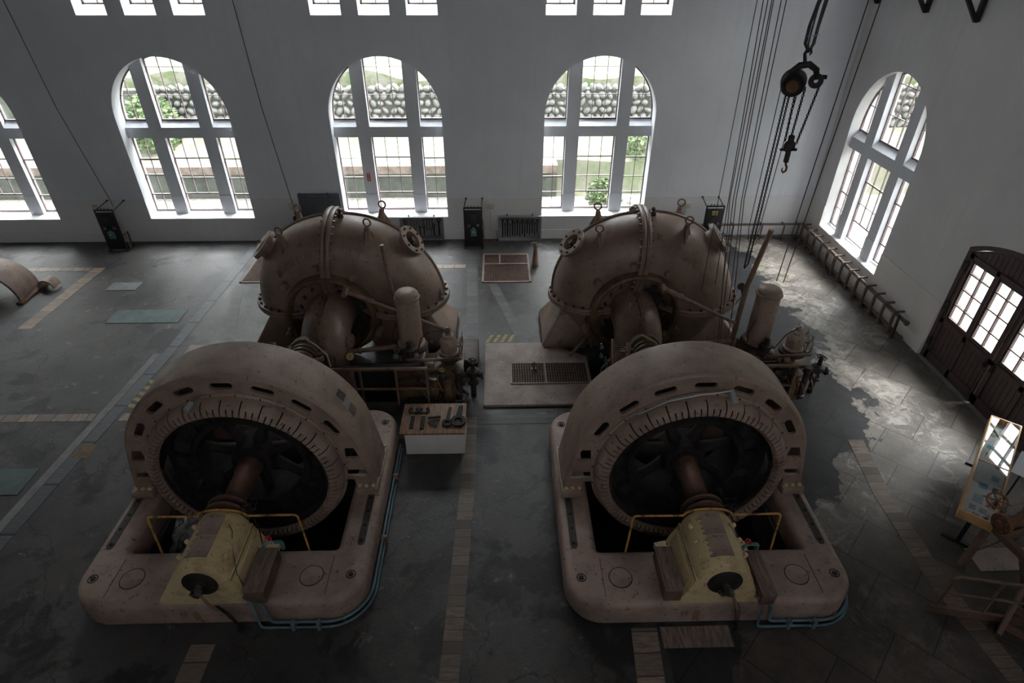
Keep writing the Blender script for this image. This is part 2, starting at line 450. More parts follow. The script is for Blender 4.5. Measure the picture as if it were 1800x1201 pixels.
def bolt(parent, loc, axis=(0, 0, 1), r=.03, h=.03, mat='mach', name='bolt'):
    key = (round(r, 3), round(h, 3), mat, tuple(round(a, 2) for a in axis))
    if key not in _boltmesh:
        b = BM(); lathe(b, [(0, 0), (r, 0), (r, h * .75), (r * .75, h), (0, h)], (0, 0, 0), axis, 6 if r < .05 else 10)
        finish(b); me = bpy.data.meshes.new(name); b.to_mesh(me); b.free(); me.materials.append(M[mat]); _boltmesh[key] = me
    o = bpy.data.objects.new(name, _boltmesh[key])
    return put(o, parent, V(loc))
def handwheel(name, c, axis, R, mat, parent=None, spokes=5, rt=.014, stem=.12, grips=False, **k):
    d, u, w = frame_of(axis); c = V(c); b = BM()
    ringtube(b, c, axis, R, rt, 28, 7)
    for i in range(spokes):
        a = 2 * PI * i / spokes + .3; e = u * math.cos(a) + w * math.sin(a)
        cyl(b, c, c + e * R, rt * .9, rt * .7, 6)
        if grips: cyl(b, c + e * R, c + e * (R * 1.42), rt * .8, rt * .6, 6)
    cyl(b, c - d * stem, c + d * .03, rt * 2.1, rt * 1.8, 10)
    return obj(name, b, mat, parent, **k)
# ================================================================ THE HALL
X1, X2 = -3.95, 2.90          # generator axes
YB = 17.4; XR = 9.6
XL = -22.0; YF = -6.0; ZC = 13.0
WIN = [-20.87, -14.92, -9.05, -3.15, 2.87]
# floor with the openings of the machine pits
pits = []
for xc in (X1, X2):
    pits.append([(xc - 1.5, 5.5), (xc + 1.5, 5.5), (xc + 1.5, 8.25), (xc - 1.5, 8.25)])
    pits.append([(xc - .95, 9.5), (xc + 2.05, 9.5), (xc + 2.05, 10.85), (xc - .95, 10.85)])
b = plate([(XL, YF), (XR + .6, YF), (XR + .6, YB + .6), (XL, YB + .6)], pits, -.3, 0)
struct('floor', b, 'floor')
b = BM()
for p in pits:
    (x0, y0), (x1, y1) = p[0], p[2]
    span(b, (x0 - .2, y0 - .2, -2.6), (x1 + .2, y1 + .2, -2.4))
    span(b, (x0 - .2, y0 - .2, -2.4), (x0, y1 + .2, -.3)); span(b, (x1, y0 - .2, -2.4), (x1 + .2, y1 + .2, -.3))
    span(b, (x0, y0 - .2, -2.4), (x1, y0, -.3)); span(b, (x0, y1, -2.4), (x1, y1 + .2, -.3))
struct('floor_pit', b, 'conc')

def arch_outline(cx, w, z0, zs, n=28):
    r = w / 2
    return [(cx - r, z0), (cx + r, z0)] + [(cx + r * math.cos(PI * i / n), zs + r * math.sin(PI * i / n)) for i in range(n + 1)]
WW, WZ0, WZS = 3.14, .74, 3.69
UP = ((-1.62, -.83), (-.40, .40), (.83, 1.63)); UZ0, UZ1 = 6.22, 8.4
edges = [XL] + [(a + c) / 2 for a, c in zip(WIN, WIN[1:])] + [6.4, XR + .6]
b = BM()
for cx, xa, xb in zip(WIN + [None], edges, edges[1:]):
    hl = []
    if cx is not None:
        hl = [arch_outline(cx, WW, WZ0, WZS)]
        for a, c in UP: hl.append([(cx + a, UZ0), (cx + c, UZ0), (cx + c, UZ1), (cx + a, UZ1)])
    join(b, plate([(xa, -.3), (xb, -.3), (xb, ZC), (xa, ZC)], hl, 0, .6, 0, basis((0, YB, 0), (1, 0, 0), (0, 0, 1), (0, 1, 0))))
bmesh.ops.remove_doubles(b, verts=b.verts, dist=1e-4)
struct('wall_back', b, 'wall')
# right wall: one arched window and the double door
YW = 14.985; DY0, DY1 = 7.53, 10.96; DC = (DY0 + DY1) / 2
def door_arch(y0, y1, z0, zs, rise, n=20):
    c = (y0 + y1) / 2; hw = (y1 - y0) / 2; R = (hw * hw + rise * rise) / (2 * rise); a = math.asin(hw / R)
    return [(y0, z0), (y1, z0)] + [(c + R * math.sin(a - 2 * a * i / n), zs + rise - R + R * math.cos(a - 2 * a * i / n)) for i in range(n + 1)]
hr = [arch_outline(YW, WW, WZ0, WZS), door_arch(DY0, DY1, 0, 2.70, .47)]
for a, c in UP: hr.append([(YW + a, UZ0 + .9), (YW + c, UZ0 + .9), (YW + c, UZ1 + .5), (YW + a, UZ1 + .5)])
b = plate([(YF, -.3), (YB, -.3), (YB, ZC), (YF, ZC)], hr, 0, .6, 0, basis((XR, 0, 0), (0, 1, 0), (0, 0, 1), (1, 0, 0)))
struct('wall_right', b, 'wallr')
b = BM(); span(b, (XL - .4, YF, -.3), (XL, YB + .6, ZC)); struct('wall_left', b, 'wall')
# gallery wall behind the camera, unseen high windows added to light the far wall
FW = [(x, x + 1.9) for x in (-4.6, -2.0, .6, 3.2, 5.8)]
b = plate([(XL, -.3), (XR + .6, -.3), (XR + .6, ZC), (XL, ZC)], [[(a, 8.6), (c, 8.6), (c, 10.4 + .013 * i), (a, 10.4 + .013 * i)] for i, (a, c) in enumerate(FW)], -.4, 0, 0, basis((0, YF, 0), (1, 0, 0), (0, 0, 1), (0, 1, 0)))
struct('wall_front', b, 'wall')
b = BM()
for a, c in FW:
    for x in (a + .02, (a + c) / 2, c - .02): span(b, (x - .02, YF - .3, 8.6), (x + .02, YF - .25, 10.4))
    span(b, (a, YF - .3, 8.6), (c, YF - .25, 8.64)); span(b, (a, YF - .3, 10.36), (c, YF - .25, 10.4))
struct('window_13', b, 'frame')
b = BM(); span(b, (XL - .4, YF - .4, ZC), (XR + .6, YB + .6, ZC + .3)); struct('ceiling', b, 'ceil')

# low plaster dado and plinth, thin steps on both walls, cut at the windows and door
def strip_back(name, z0, z1, d, segs, mat='dado'):
    b = BM()
    for x0, x1 in segs: span(b, (x0, YB - d, z0), (x1, YB, z1))
    struct(name, b, mat)
h = WW / 2
segs = []; x = XL
for cx in WIN: segs.append((x, cx - h)); x = cx + h
segs.append((x, XR))
b = BM()
for x0, x1 in segs: span(b, (x0, YB - .012, .73), (x1, YB, 1.345))
span(b, (XL, YB - .012, .3), (XR, YB, .73)); struct('trim_1', b, 'dado')
b = BM(); span(b, (XL, YB - .035, 0), (XR, YB - .012, .3)); struct('baseboard_back', b, 'dado')
b = BM()
span(b, (XR - .012, YF, .3), (XR, DY0 - .02, 1.345)); span(b, (XR - .012, DY1 + .02, .3), (XR, YW - h, 1.345))
span(b, (XR - .012, YW - h, .3), (XR, YW + h, .73)); span(b, (XR - .012, YW + h, .3), (XR, YB - .02, 1.345))
struct('trim_2', b, 'dador')
b = BM(); span(b, (XR - .035, DY1 + .02, 0), (XR - .012, YB - .04, .3)); span(b, (XR - .035, YF, 0), (XR - .012, DY0 - .02, .3)); struct('baseboard_right', b, 'dador')

# ---------------------------------------------------------------- arched windows (built along local x, depth along y)
def window(idx, mtx, raised, dp=0):
    """tracery of white piers, brown metal sashes, glass; local frame: x across, y outwards, z up"""
    def fin(bm, name, mat, parent=None, **k):
        bmesh.ops.transform(bm, matrix=mtx, verts=bm.verts)
        return (struct(name, bm, mat) if parent is None else obj(name, bm, mat, parent, **k))
    R = WW / 2
    arc_z = lambda x: WZS + math.sqrt(max(0, R * R - x * x))
    b = BM()
    for x0, x1 in ((-.91, -.545), (.545, .91)):
        span(b, (x0, (.30 - dp), WZ0 - .05), (x1, (.56 - dp), arc_z(min(abs(x0), abs(x1))) + .05))
        span(b, (x0 - .012, .288 - dp, WZ0 - .05), (x1 + .012, .30 - dp, 1.345))
    # horizontal band with a sloping top in each light
    for xa, xb in ((-R - .05, -.91), (-.545, .545), (.91, R + .05)): span(b, (xa, (.30 - dp), 3.07), (xb, (.56 - dp), 3.36))
    for x0, x1 in ((-R - .04, -.91), (-.545, .545), (.91, R + .04)):
        vs = [b.verts.new(p) for p in ((x0, (.30 - dp), 3.36), (x1, (.30 - dp), 3.36), (x1, (.50 - dp), 3.36), (x0, (.50 - dp), 3.36), (x1, (.50 - dp), 3.545), (x0, (.50 - dp), 3.545))]
        b.faces.new((vs[0], vs[1], vs[4], vs[5])); b.faces.new((vs[2], vs[3], vs[5], vs[4]))
        b.faces.new((vs[0], vs[3], vs[2], vs[1])); b.faces.new((vs[0], vs[5], vs[3])); b.faces.new((vs[1], vs[2], vs[4]))
    w = fin(b, 'window_%d' % idx, 'wall')
    ORG[w.name] = w.location.copy()
    b = BM()
    vs = [b.verts.new(p) for p in ((-R - .02, -.004, WZ0 - .06), (R + .02, -.004, WZ0 - .06), (R + .02, .6, WZ0 - .06), (-R - .02, .6, WZ0 - .06),
                                   (-R - .02, -.004, WZ0), (R + .02, -.004, WZ0), (R + .02, .6, WZ0 + .09), (-R - .02, .6, WZ0 + .09))]
    for f in ((0, 3, 2, 1), (4, 5, 6, 7), (0, 1, 5, 4), (2, 3, 7, 6), (1, 2, 6, 5), (0, 4, 7, 3)): b.faces.new([vs[i] for i in f])
    fin(b, 'window_sill', 'sill', w)
    lights = ((-R, -.91, 1, 0), (-.545, .545, 2, 1), (.91, R, 1, 2))
    yb = .47 - dp
    for li, (x0, x1, nb, k) in enumerate(lights):
        b = BM(); t = .015
        # lower frame
        z0, z1 = .83, 3.07
        for xa in (x0 + t, x1 - t): span(b, (xa - t, yb - .03, z0), (xa + t, yb + .03, z1))
        span(b, (x0, yb - .03, z1 - .04), (x1, yb + .03, z1)); span(b, (x0, yb - .03, z0), (x1, yb + .03, z0 + .035))
        hs = {0: ((2.42, .008), (1.83, .022), (1.35, .008)), 1: ((2.45, .022), (1.86, .012), (1.37, .022)), 2: ((2.42, .022), (1.83, .014), (1.33, .022))}[k]
        if raised == 0 and k == 0: hs = ((2.42, .03), (1.95, .02), (1.35, .02))
        for zz, th in hs: span(b, (x0, yb - .025, zz - th), (x1, yb + .025, zz + th * .6))
        if k == 1 or raised == 2:
            zb = 1.37
        else: zb = z0
        for i in range(nb):
            xm = x0 + (x1 - x0) * (i + 1) / (nb + 1); span(b, (xm - .007, yb - .02, zb if k else z0), (xm + .007, yb + .02, z1))
        fin(b, 'sash', 'frame', w)
        b = BM(); span(b, (x0, yb - .004, zb), (x1, yb + .004, z1)); fin(b, 'pane', 'glass', w)
        # upper frame with arched head
        z0 = 3.52; b = BM()
        xs = [x0 + (x1 - x0) * i / 12 for i in range(13)]
        top = [(x, arc_z(x) - .02) for x in xs]
        if k == 1: top = [(x, min(z, arc_z(x0) + .10 + 0 * x)) if abs(x) > .5 else (x, z) for x, z in top]
        tube(b, [(x, yb, max(z, z0)) for x, z in top], .028, 6)
        for x in (x0 + t, x1 - t):
            zz = arc_z(x)
            if zz > z0 + .05: span(b, (x - t, yb - .03, z0), (x + t, yb + .03, zz))
        span(b, (x0, yb - .03, z0), (x1, yb + .03, z0 + .045))
        for zz in (4.20, 4.93):
            xa, xb = x0, x1; lim = math.sqrt(max(0, R * R - (zz - WZS) ** 2))
            xa, xb = max(xa, -lim), min(xb, lim)
            if xb - xa > .1: span(b, (xa, yb - .015, zz - .008), (xb, yb + .015, zz + .008))
        for i in range(nb):
            xm = x0 + (x1 - x0) * (i + 1) / (nb + 1); span(b, (xm - .007, yb - .02, z0), (xm + .007, yb + .02, arc_z(xm)))
        fin(b, 'sash', 'frame', w)
        b = BM(); vs = [b.verts.new((x, yb, z)) for x, z in [(x0, z0), (x1, z0)] + top[::-1]]
        b.faces.new(vs); ex = bmesh.ops.extrude_face_region(b, geom=b.faces[:]); bmesh.ops.translate(b, verts=[v for v in ex['geom'] if isinstance(v, bmesh.types.BMVert)], vec=(0, .006, 0))
        fin(b, 'pane', 'glass', w)
    return w
for i, cx in enumerate(WIN):
    window(i + 1, basis((cx, YB, 0), (1, 0, 0), (0, 1, 0), (0, 0, 1)), (2, 2, 0, 1, 1)[i])
window(6, basis((XR, YW, 0), (0, -1, 0), (1, 0, 0), (0, 0, 1)), 1, .16)
# upper rows of small windows
def upper(idx, mtx, z0, z1):
    def fin(bm, name, mat, parent=None):
        bmesh.ops.transform(bm, matrix=mtx, verts=bm.verts)
        return struct(name, bm, mat) if parent is None else obj(name, bm, mat, parent)
    b = BM()
    for a, c in UP:
        vs = [b.verts.new(p) for p in ((a, .01, z0), (c, .01, z0), (c, .45, z0), (a, .45, z0), (c, .45, z0 + .22), (a, .45, z0 + .22))]
        for f in ((0, 1, 4, 5), (2, 3, 5, 4), (0, 3, 2, 1), (0, 5, 3), (1, 2, 4)): b.faces.new([vs[i] for i in f])
    w = fin(b, 'window_%d' % idx, 'sill')
    for a, c in UP:
        b = BM(); y = .46; t = .025
        for x in (a + t, c - t): span(b, (x - t, y - .03, z0 + .2), (x + t, y + .03, z1))
        for z in (z0 + .22, z0 + .95, z1 - .03): span(b, (a, y - .03, z - t), (c, y + .03, z + t))
        span(b, ((a + c) / 2 - .01, y - .02, z0 + .2), ((a + c) / 2 + .01, y + .02, z1))
        fin(b, 'sash', 'frame', w)
        b = BM(); span(b, (a, y - .004, z0 + .2), (c, y + .004, z1)); fin(b, 'pane', 'glass', w)
for i, cx in enumerate(WIN): upper(i + 7, basis((cx, YB, 0), (1, 0, 0), (0, 1, 0), (0, 0, 1)), UZ0, UZ1)
upper(12, basis((XR, YW, 0), (0, -1, 0), (1, 0, 0), (0, 0, 1)), UZ0 + .9, UZ1 + .5)

# ---------------------------------------------------------------- double door in the right wall
mD = lambda z: basis((XR + z, 0, 0), (0, 1, 0), (0, 0, 1), (1, 0, 0))
outer = door_arch(DY0, DY1, 0, 2.70, .47); inner = door_arch(DY0 + .09, DY1 - .09, -.01, 2.64, .44)
b = plate(outer[:1] + [(DY0 + .09, 0)] + inner[:1:-1] [::1] + [(DY1 - .09, 0)] + outer[1:], [], 0, .16, 0, mD(.02)) if False else plate(outer, [inner[:2] + inner[2:]], .02, .2, 0, mD(0))
dr = struct('door_1', b, 'door')
for s in (0, 1):
    y0 = DC + .01 if s == 0 else DY0 + .09; y1 = DY1 - .09 if s == 0 else DC - .01
    R_ = door_arch(DY0 + .09, DY1 - .09, 0, 2.64, .44)
    topz = lambda y: next((z0 + (z1 - z0) * (ya - y) / (ya - yb_) for (ya, z0), (yb_, z1) in zip(R_[2:], R_[3:]) if ya >= y >= yb_), 2.64)
    n = 10; prof = [(y1 - (y1 - y0) * i / n) for i in range(n + 1)]
    out = [(y0, .02), (y1, .02)] + [(y, topz(y) - .01) for y in prof]
    hl = []
    for (a, c) in ((y0 + .10, y0 + .10 + .62), (y0 + .865, y0 + .865 + .62)) if s == 0 else ((y0 + .10, y0 + .72), (y0 + .865, y0 + 1.485)):
        zt = 2.44; rows = (1.13, 1.46, 1.83, 2.20, zt)
        mid = (a + c) / 2
        for r0, r1 in zip(rows, rows[1:]):
            for u0, u1 in ((a, mid), (mid, c)):
                hl.append([(u0 + .012, r0 + .012), (u1 - .012, r0 + .012), (u1 - .012, r1 - .012), (u0 + .012, r1 - .012)])
    b = plate(out, hl, .07, .13, 0, mD(0))
    # raised rails, stiles and the diagonal-free lower boards
    def rail(a0, a1, z0, z1, d=.03): span(b, (XR + .07 - d, a0, z0), (XR + .07, a1, z1))
    rail(y0, y1, .02, .22); rail(y0, y1, .95, 1.06); rail(y0, y1, 2.50, 2.58)
    for a in (y0, (y0 + y1) / 2 - .05, y1 - .10): rail(a, a + .10, .02, 2.58)
    for i in range(11):
        a = y0 + .14 + i * .125
        span(b, (XR + .062, a, .24), (XR + .07, a + .1, .94)); span(b, (XR + .062, a, 2.6), (XR + .07, a + .1, min(topz(a), topz(a + .1)) - .04))
    lf = obj('door_leaf', b, 'door', dr)
    b = BM()
    for (a, c) in ((y0 + .10, y0 + .72), (y0 + .865, y0 + 1.485)): span(b, (XR + .098, a, 1.13), (XR + .104, c, 2.44))
    obj('door_glass', b, 'glass', lf)
    hy = DC + (.10 if s == 0 else -.10)
    b = BM(); ringtube(b, (XR + .02, hy, .93), (0, 1, 0), .05, .012, 16, 6); span(b, (XR + .02, hy - .03, .85), (XR + .04, hy + .03, 1.02)); obj('door_handle', b, 'dark', lf)
b = BM(); cyl(b, (XR + .03, DC + .06, .05), (XR + .03, DC + .06, .75), .012); span(b, (XR + .02, DC + .03, .02), (XR + .04, DC + .09, .1)); span(b, (XR + .02, DC + .02, .7), (XR + .045, DC + .1, .78))
obj('floor_bolt', b, 'steel', dr)
b = BM(); cyl(b, (XR + .03, DC - .02, 1.5), (XR + .03, DC - .02, 2.45), .012); obj('top_bolt', b, 'steel', dr)
b = BM()
for z in (.35, 1.25, 2.2): span(b, (XR + .0, DY1 - .13, z), (XR + .045, DY1 - .05, z + .2))
obj('hinge', b, 'dark', dr)
b = BM(); span(b, (XR - .06, DY0 - .02, 0), (XR + .6, DY1 + .02, .015)); struct('trim_3', b, 'lightc')

# ---------------------------------------------------------------- outside
b = BM(); span(b, (-40, YB + .6, -.35), (40, 21.1, -.05)); span(b, (XR + .6, -12, -.35), (40, YB + .6, -.05)); struct('ground', b, 'gravel')
b = BM(); span(b, (-40, 21.1, -.3), (2.1, 21.7, .86)); t = thing('retaining_wall', 'low mossy concrete retaining wall running outside the back windows', 'wall', (-19, 21.4, -.05))
obj('wall_body', b, 'mosswall', t)
b = BM(); span(b, (-40, 21.0, .86), (2.1, 21.75, 1.14)); obj('coping', b, 'coping', t, label='weathered brownish coping course')
# banks
def hump(x0, x1, prof, nx, mat, name, label, cat, amp=.12, kind='stuff'):
    b = BM(); rows = []
    for i in range(nx + 1):
        x = x0 + (x1 - x0) * i / nx
        rows.append([b.verts.new((x, y, z + amp * math.sin(x * 1.3 + y * 2.1) * math.sin(x * .47 + z * 3))) for y, z in prof])
    for A, B_ in zip(rows, rows[1:]):
        for k in range(len(prof) - 1): b.faces.new((A[k], A[k + 1], B_[k + 1], B_[k]))
    return obj(name, b, mat, None, label, cat, kind=kind)
hump(-42, 34, [(21.78, -.3), (21.80, 1.05), (22.6, 1.25), (23.6, 1.5), (24.1, 1.6)], 160, 'grass', 'grass_bank', 'sunlit grass strip above the low wall outside', 'grass', .06)
hump(-42, 34, [(24.95, 2.4), (25.0, 3.35), (26.0, 4.0), (27.5, 5.0), (29, 6.4), (31, 8.6), (34, 12.5)], 160, 'hill', 'grassy_hillside', 'steep green hillside rising behind the cobble wall outside', 'grass', .25)
b = BM(); span(b, (-40, 24.3, .2), (34, 24.75, 3.0)); tw = thing('cobble_wall', 'round river-cobble retaining wall in the bank outside', 'wall', (-4, 24.2, .2))
obj('wall_core', b, 'mosswall', tw)
b = BM(); rnd = random.Random(3)
for gx in range(0, 118):
    for gz in range(7):
        x = -13.5 + gx * .30 + (gz % 2) * .15 + rnd.uniform(-.04, .04); z = 1.45 + gz * .27 + rnd.uniform(-.03, .03)
        if x > 21: continue
        mt = Matrix.Translation((x, 24.28, z)) @ Matrix.Rotation(rnd.uniform(-1.2, 1.2), 4, 'Y') @ Matrix.Diagonal((rnd.uniform(.13, .20), .14, rnd.uniform(.085, .135), 1))
        bmesh.ops.create_icosphere(b, subdivisions=2, radius=1, matrix=mt)
obj('cobbles', b, 'cobble', tw, kind='stuff', smooth=80)
# a green slope, bushes and trees seen through the side window and door
b = BM(); rows = []
for i in range(32):
    y = -12 + i * 1.0; rows.append([b.verts.new((x, y, z + .15 * math.sin(y * 1.7 + x))) for x, z in ((17, -.3), (19, .1), (22, 1.6), (26, 3.6), (32, 7.5), (38, 11))])
for A, B_ in zip(rows, rows[1:]):
    for k in range(5): b.faces.new((A[k], A[k + 1], B_[k + 1], B_[k]))
obj('side_lawn', b, 'grass', None, 'bright grass slope beyond the double door', 'grass', kind='stuff')
def bush(name, label, cat, c, r, n, seed, trunk=None, group=None, flat=1.0):
    rd = random.Random(seed); t = thing(name, label, cat, c, group)
    b = BM()
    for i in range(n):
        while True:
            p = V((rd.uniform(-1, 1), rd.uniform(-1, 1), rd.uniform(-1, 1)))
            if .45 < p.length < 1: break
        q = V(c) + V((p.x * r, p.y * r, p.z * r * flat + (trunk or r * flat * .8)))
        s = r * rd.uniform(.05, .09) + .03
        nrm = V((rd.uniform(-1, 1), rd.uniform(-1, 1), rd.uniform(-.2, 1))).normalized(); _, u, w = frame_of(nrm)
        vs = [b.verts.new(q + u * s * a + w * s * .55 * e) for a, e in ((-1, 0), (0, -1), (1, 0), (0, 1))]
        b.faces.new(vs)
    obj('foliage', b, 'leaf', t, kind='stuff', recalc=False)
    b = BM(); z = (trunk or r * flat)
    tube(b, [V(c) + V((0, 0, -.1)), V(c) + V((.05 * r, 0, z * .5)), V(c) + V((.12 * r, .05 * r, z))], [.12 * r ** .5, .09 * r ** .5, .04], 7)
    for k in range(5):
        a = k * 1.3; cyl(b, V(c) + V((0.05 * r, 0, z * .5)), V(c) + V((math.cos(a) * r * .6, math.sin(a) * r * .6, z + r * .2)), .035, .012, 5)
    obj('trunk', b, 'bark', t)
bush('tree', 'leafy tree outside, seen through the arched window of the side wall', 'tree', (17.5, 15.5, 0), 2.4, 2600, 1, 4.2, flat=.9)
bush('tree', 'tree on the side lawn behind the double door', 'tree', (21.5, 9.0, 1.2), 3.0, 2600, 2, 4.6, flat=.9)
bush('bush', 'dark green bush growing by the window in the side wall', 'bush', (14.5, 17.3, 0), .7, 700, 3)
bush('bush', 'leafy bush on the bank behind the second arched window from the left', 'bush', (-12.8, 22.9, 1.2), 1.1, 1500, 4)
bush('bush', 'green shrub low outside the rightmost arched window of the back wall', 'bush', (3.6, 20.2, -.05), .55, 900, 5)
bush('bush', 'green bush beyond the low wall, behind the rightmost window of the back wall', 'bush', (5.4, 22.4, .8), .8, 900, 6)
for i, (x, y, s) in enumerate(((3.9, 19.9, .26), (4.4, 19.7, .22), (4.75, 19.95, .3), (4.2, 20.6, .28), (4.9, 20.5, .25), (5.3, 20.1, .27), (5.5, 20.8, .3), (3.3, 20.9, .2))):
    b = BM(); bmesh.ops.create_icosphere(b, subdivisions=3, radius=1, matrix=Matrix.Translation((x, y, s * .45 - .05)) @ Matrix.Rotation(i, 4, 'Z') @ Matrix.Diagonal((s * 1.1, s * .8, s * .62, 1)))
    obj('boulder', b, 'cobble', None, 'pale rounded boulder lying in the heap outside the rightmost back window', 'rock', 'boulders outside the rightmost back window', smooth=80)
# ================================================================ THINGS SET IN THE FLOOR
def poly_strip(b, pts, w, z1, z0=.0):
    for (xa, ya), (xb, yb) in zip(pts, pts[1:]):
        h = w / 2
        lo = [(xa - h, ya), (xa + h, ya), (xb + h, yb), (xb - h, yb)]
        v0 = [b.verts.new((x, y, z0)) for x, y in lo]; v1 = [b.verts.new((x, y, z1)) for x, y in lo]
        b.faces.new(v1); b.faces.new(v0[::-1])
        for i in range(4): b.faces.new((v0[i], v0[(i + 1) % 4], v1[(i + 1) % 4], v1[i]))
def cover(label, pts, w, mat, z=.006, name='trench_cover', cat='floor cover', group=None):
    b = BM(); poly_strip(b, pts, w, z)
    return obj(name, b, mat, None, label, cat, group)
cover('worn timber trench cover running down the middle between both machine rows', [(-.62, 9.0), (-.60, 7.26), (-.72, 3.9), (-.80, 1.6)], .26, 'timber')
cover('dark brick trench strip leading from the middle switch panel towards the camera', [(-.80, 16.2), (-.78, 15.3), (-.66, 11.5), (-.62, 9.02)], .30, 'darkbrick')
cover('pale timber block strip crossing the floor below the left windows', [(-17, 15.5), (-17.0, 15.5)], .1, 'brickstripX') if False else None
b = BM(); span(b, (-17.5, 15.4, 0), (-11.68, 15.62, .006)); obj('trench_cover', b, 'brickstripX', None, 'pale timber block strip crossing the floor at the far left', 'floor cover')
b = BM(); span(b, (-2.2, 15.4, 0), (-.98, 15.62, .006)); obj('trench_cover', b, 'brickstripX', None, 'pale timber block strip just left of the middle panel', 'floor cover')
cover('timber block strip running towards the window under the leftmost panel', [(-11.48, 15.62), (-11.58, 12.4)], .33, 'brickstrip')
cover('dark end of the block strip at the foot of the leftmost panel', [(-11.42, 16.2), (-11.48, 15.64)], .33, 'darkbrick')
cover('long blue-grey slate trench cover left of the left machine', [(-7.47, 16.9), (-7.62, 11.3), (-7.9, 7.1), (-8.15, 3.4)], .25, 'slate')
cover('light concrete strip along the slate cover left of the left machine', [(-7.86, 11.3), (-8.12, 7.1), (-8.36, 3.4)], .16, 'lightc', .004, 'floor_strip', 'floor strip')
b = BM(); span(b, (-17, 9.02, 0), (-8.1, 9.24, .005)); span(b, (-7.6, 9.02, 0), (-6.2, 9.24, .005)); obj('trench_cover', b, 'brickstripX', None, 'worn brick strip crossing the floor left of the left generator', 'floor cover')
b = BM(); span(b, (-.45, 8.78, 0), (1.1, 9.05, .006)); obj('trench_cover', b, 'darkbrick', None, 'dark brick band in front of the raised grating slab in the middle', 'floor cover')
for lab, x in (('narrow slanted trench cover left of the left turbine', -7.12), ('narrow slanted trench cover left of the right turbine', -.20)):
    cover(lab, [(x, 14.45), (x + .74, 11.58)], .26, 'darkbrick', .005)
cover('pale plank cover running out under the front of the right bed', [(1.95, 4.56), (1.86, 3.3), (1.80, 2.4)], .36, 'brickstrip')
cover('pale plank cover running out under the front of the left bed', [(-4.08, 4.45), (-4.10, 3.2), (-4.15, 2.0)], .33, 'brickstrip')
b = BM(); span(b, (2.16, 4.27, 0), (3.12, 4.56, .03)); obj('cover_plate', b, 'veneer', None, 'dark wooden lid on the floor under the right bearing pedestal', 'floor cover')
cover('brick trench strip crossing the flagstones right of the right machine', [(6.75, 8.2), (6.55, 6.9), (6.50, 5.05), (6.72, 3.4)], .30, 'timber')
for lab, q, mt in (('pale grey cover plate, smallest of those on the left floor', ((-10.62, 14.27), (-9.82, 14.70)), 'greyplate'),
                   ('green-grey double cover plate in the middle of the left floor', ((-9.75, 12.62), (-7.97, 13.24)), 'green'),
                   ('dark green cover plate at the left edge beside the slate strip', ((-9.9, 7.15), (-8.32, 7.76)), 'green')):
    b = BM(); span(b, (q[0][0], q[0][1], 0), (q[1][0], q[1][1], .012)); obj('cover_plate', b, mt, None, lab, 'floor cover')
# yellow hazard stripes
b = BM()
for i in range(5):
    y = 9.30 + i * .20; vs = [b.verts.new(p) for p in ((-7.62, y + .16, .003), (-7.20, y, .003), (-7.20, y + .10, .003), (-7.62, y + .26, .003))]; b.faces.new(vs)
obj('floor_marking', b, 'haz', None, 'worn yellow hazard stripes on the floor left of the left generator', 'floor marking')
b = BM()
for i in range(4):
    x = -.36 + i * .17; vs = [b.verts.new(p) for p in ((x, 11.62, .003), (x + .08, 11.62, .003), (x + .20, 11.93, .003), (x + .12, 11.93, .003))]; b.faces.new(vs)
obj('floor_marking', b, 'haz', None, 'worn yellow hazard stripes behind the raised slab beside the right turbine', 'floor marking')
b = BM()
vs = [b.verts.new(p) for p in ((-7.95, 8.0, .009), (-7.6, 8.0, .009), (-7.62, 8.35, .009), (-7.88, 8.35, .009))]; b.faces.new(vs)
obj('floor_marking', b, 'orangep', None, 'faded orange-yellow patch on the slate strip', 'floor marking')
# gratings
def grating(label, x0, y0, x1, y1, z, frame=.05, div=None, name='floor_grating', pitch=.045):
    t = thing(name, label, 'grating', ((x0 + x1) / 2, (y0 + y1) / 2, z))
    b = BM()
    for a in ((x0, y0, x1, y0 + frame), (x0, y1 - frame, x1, y1), (x0, y0, x0 + frame, y1), (x1 - frame, y0, x1, y1)): span(b, (a[0], a[1], z), (a[2], a[3], z + .022))
    if div:
        for a in div: span(b, (a[0], a[1], z), (a[2], a[3], z + .022))
    obj('frame', b, 'plat', t)
    b = BM(); x = x0 + frame + pitch / 2
    while x < x1 - frame: span(b, (x - .012, y0 + frame, z + .004), (x + .012, y1 - frame, z + .018)); x += pitch
    y = y0 + frame + .06
    while y < y1 - frame: span(b, (x0 + frame, y - .006, z + .003), (x1 - frame, y + .006, z + .012)); y += .11
    obj('bars', b, 'grat', t)
    b = BM(); span(b, (x0 + frame * .5, y0 + frame * .5, z + .0005), (x1 - frame * .5, y1 - frame * .5, z + .002)); obj('shade_sheet', b, 'hole', t, label='black sheet for the shade under the bars')  # black sheet paints the shade below the bars, floor is solid here
    return t
grating('large rusty floor grating in the middle of the rear floor', -.50, 14.52, .86, 16.27, .002, .05, [(-.02, 15.68, .02, 16.27), (-.5, 15.60, .86, 15.65)])
grating('large rusty floor grating half hidden behind the left turbine', -7.12 - .05, 14.62, -5.8, 16.37, .002)
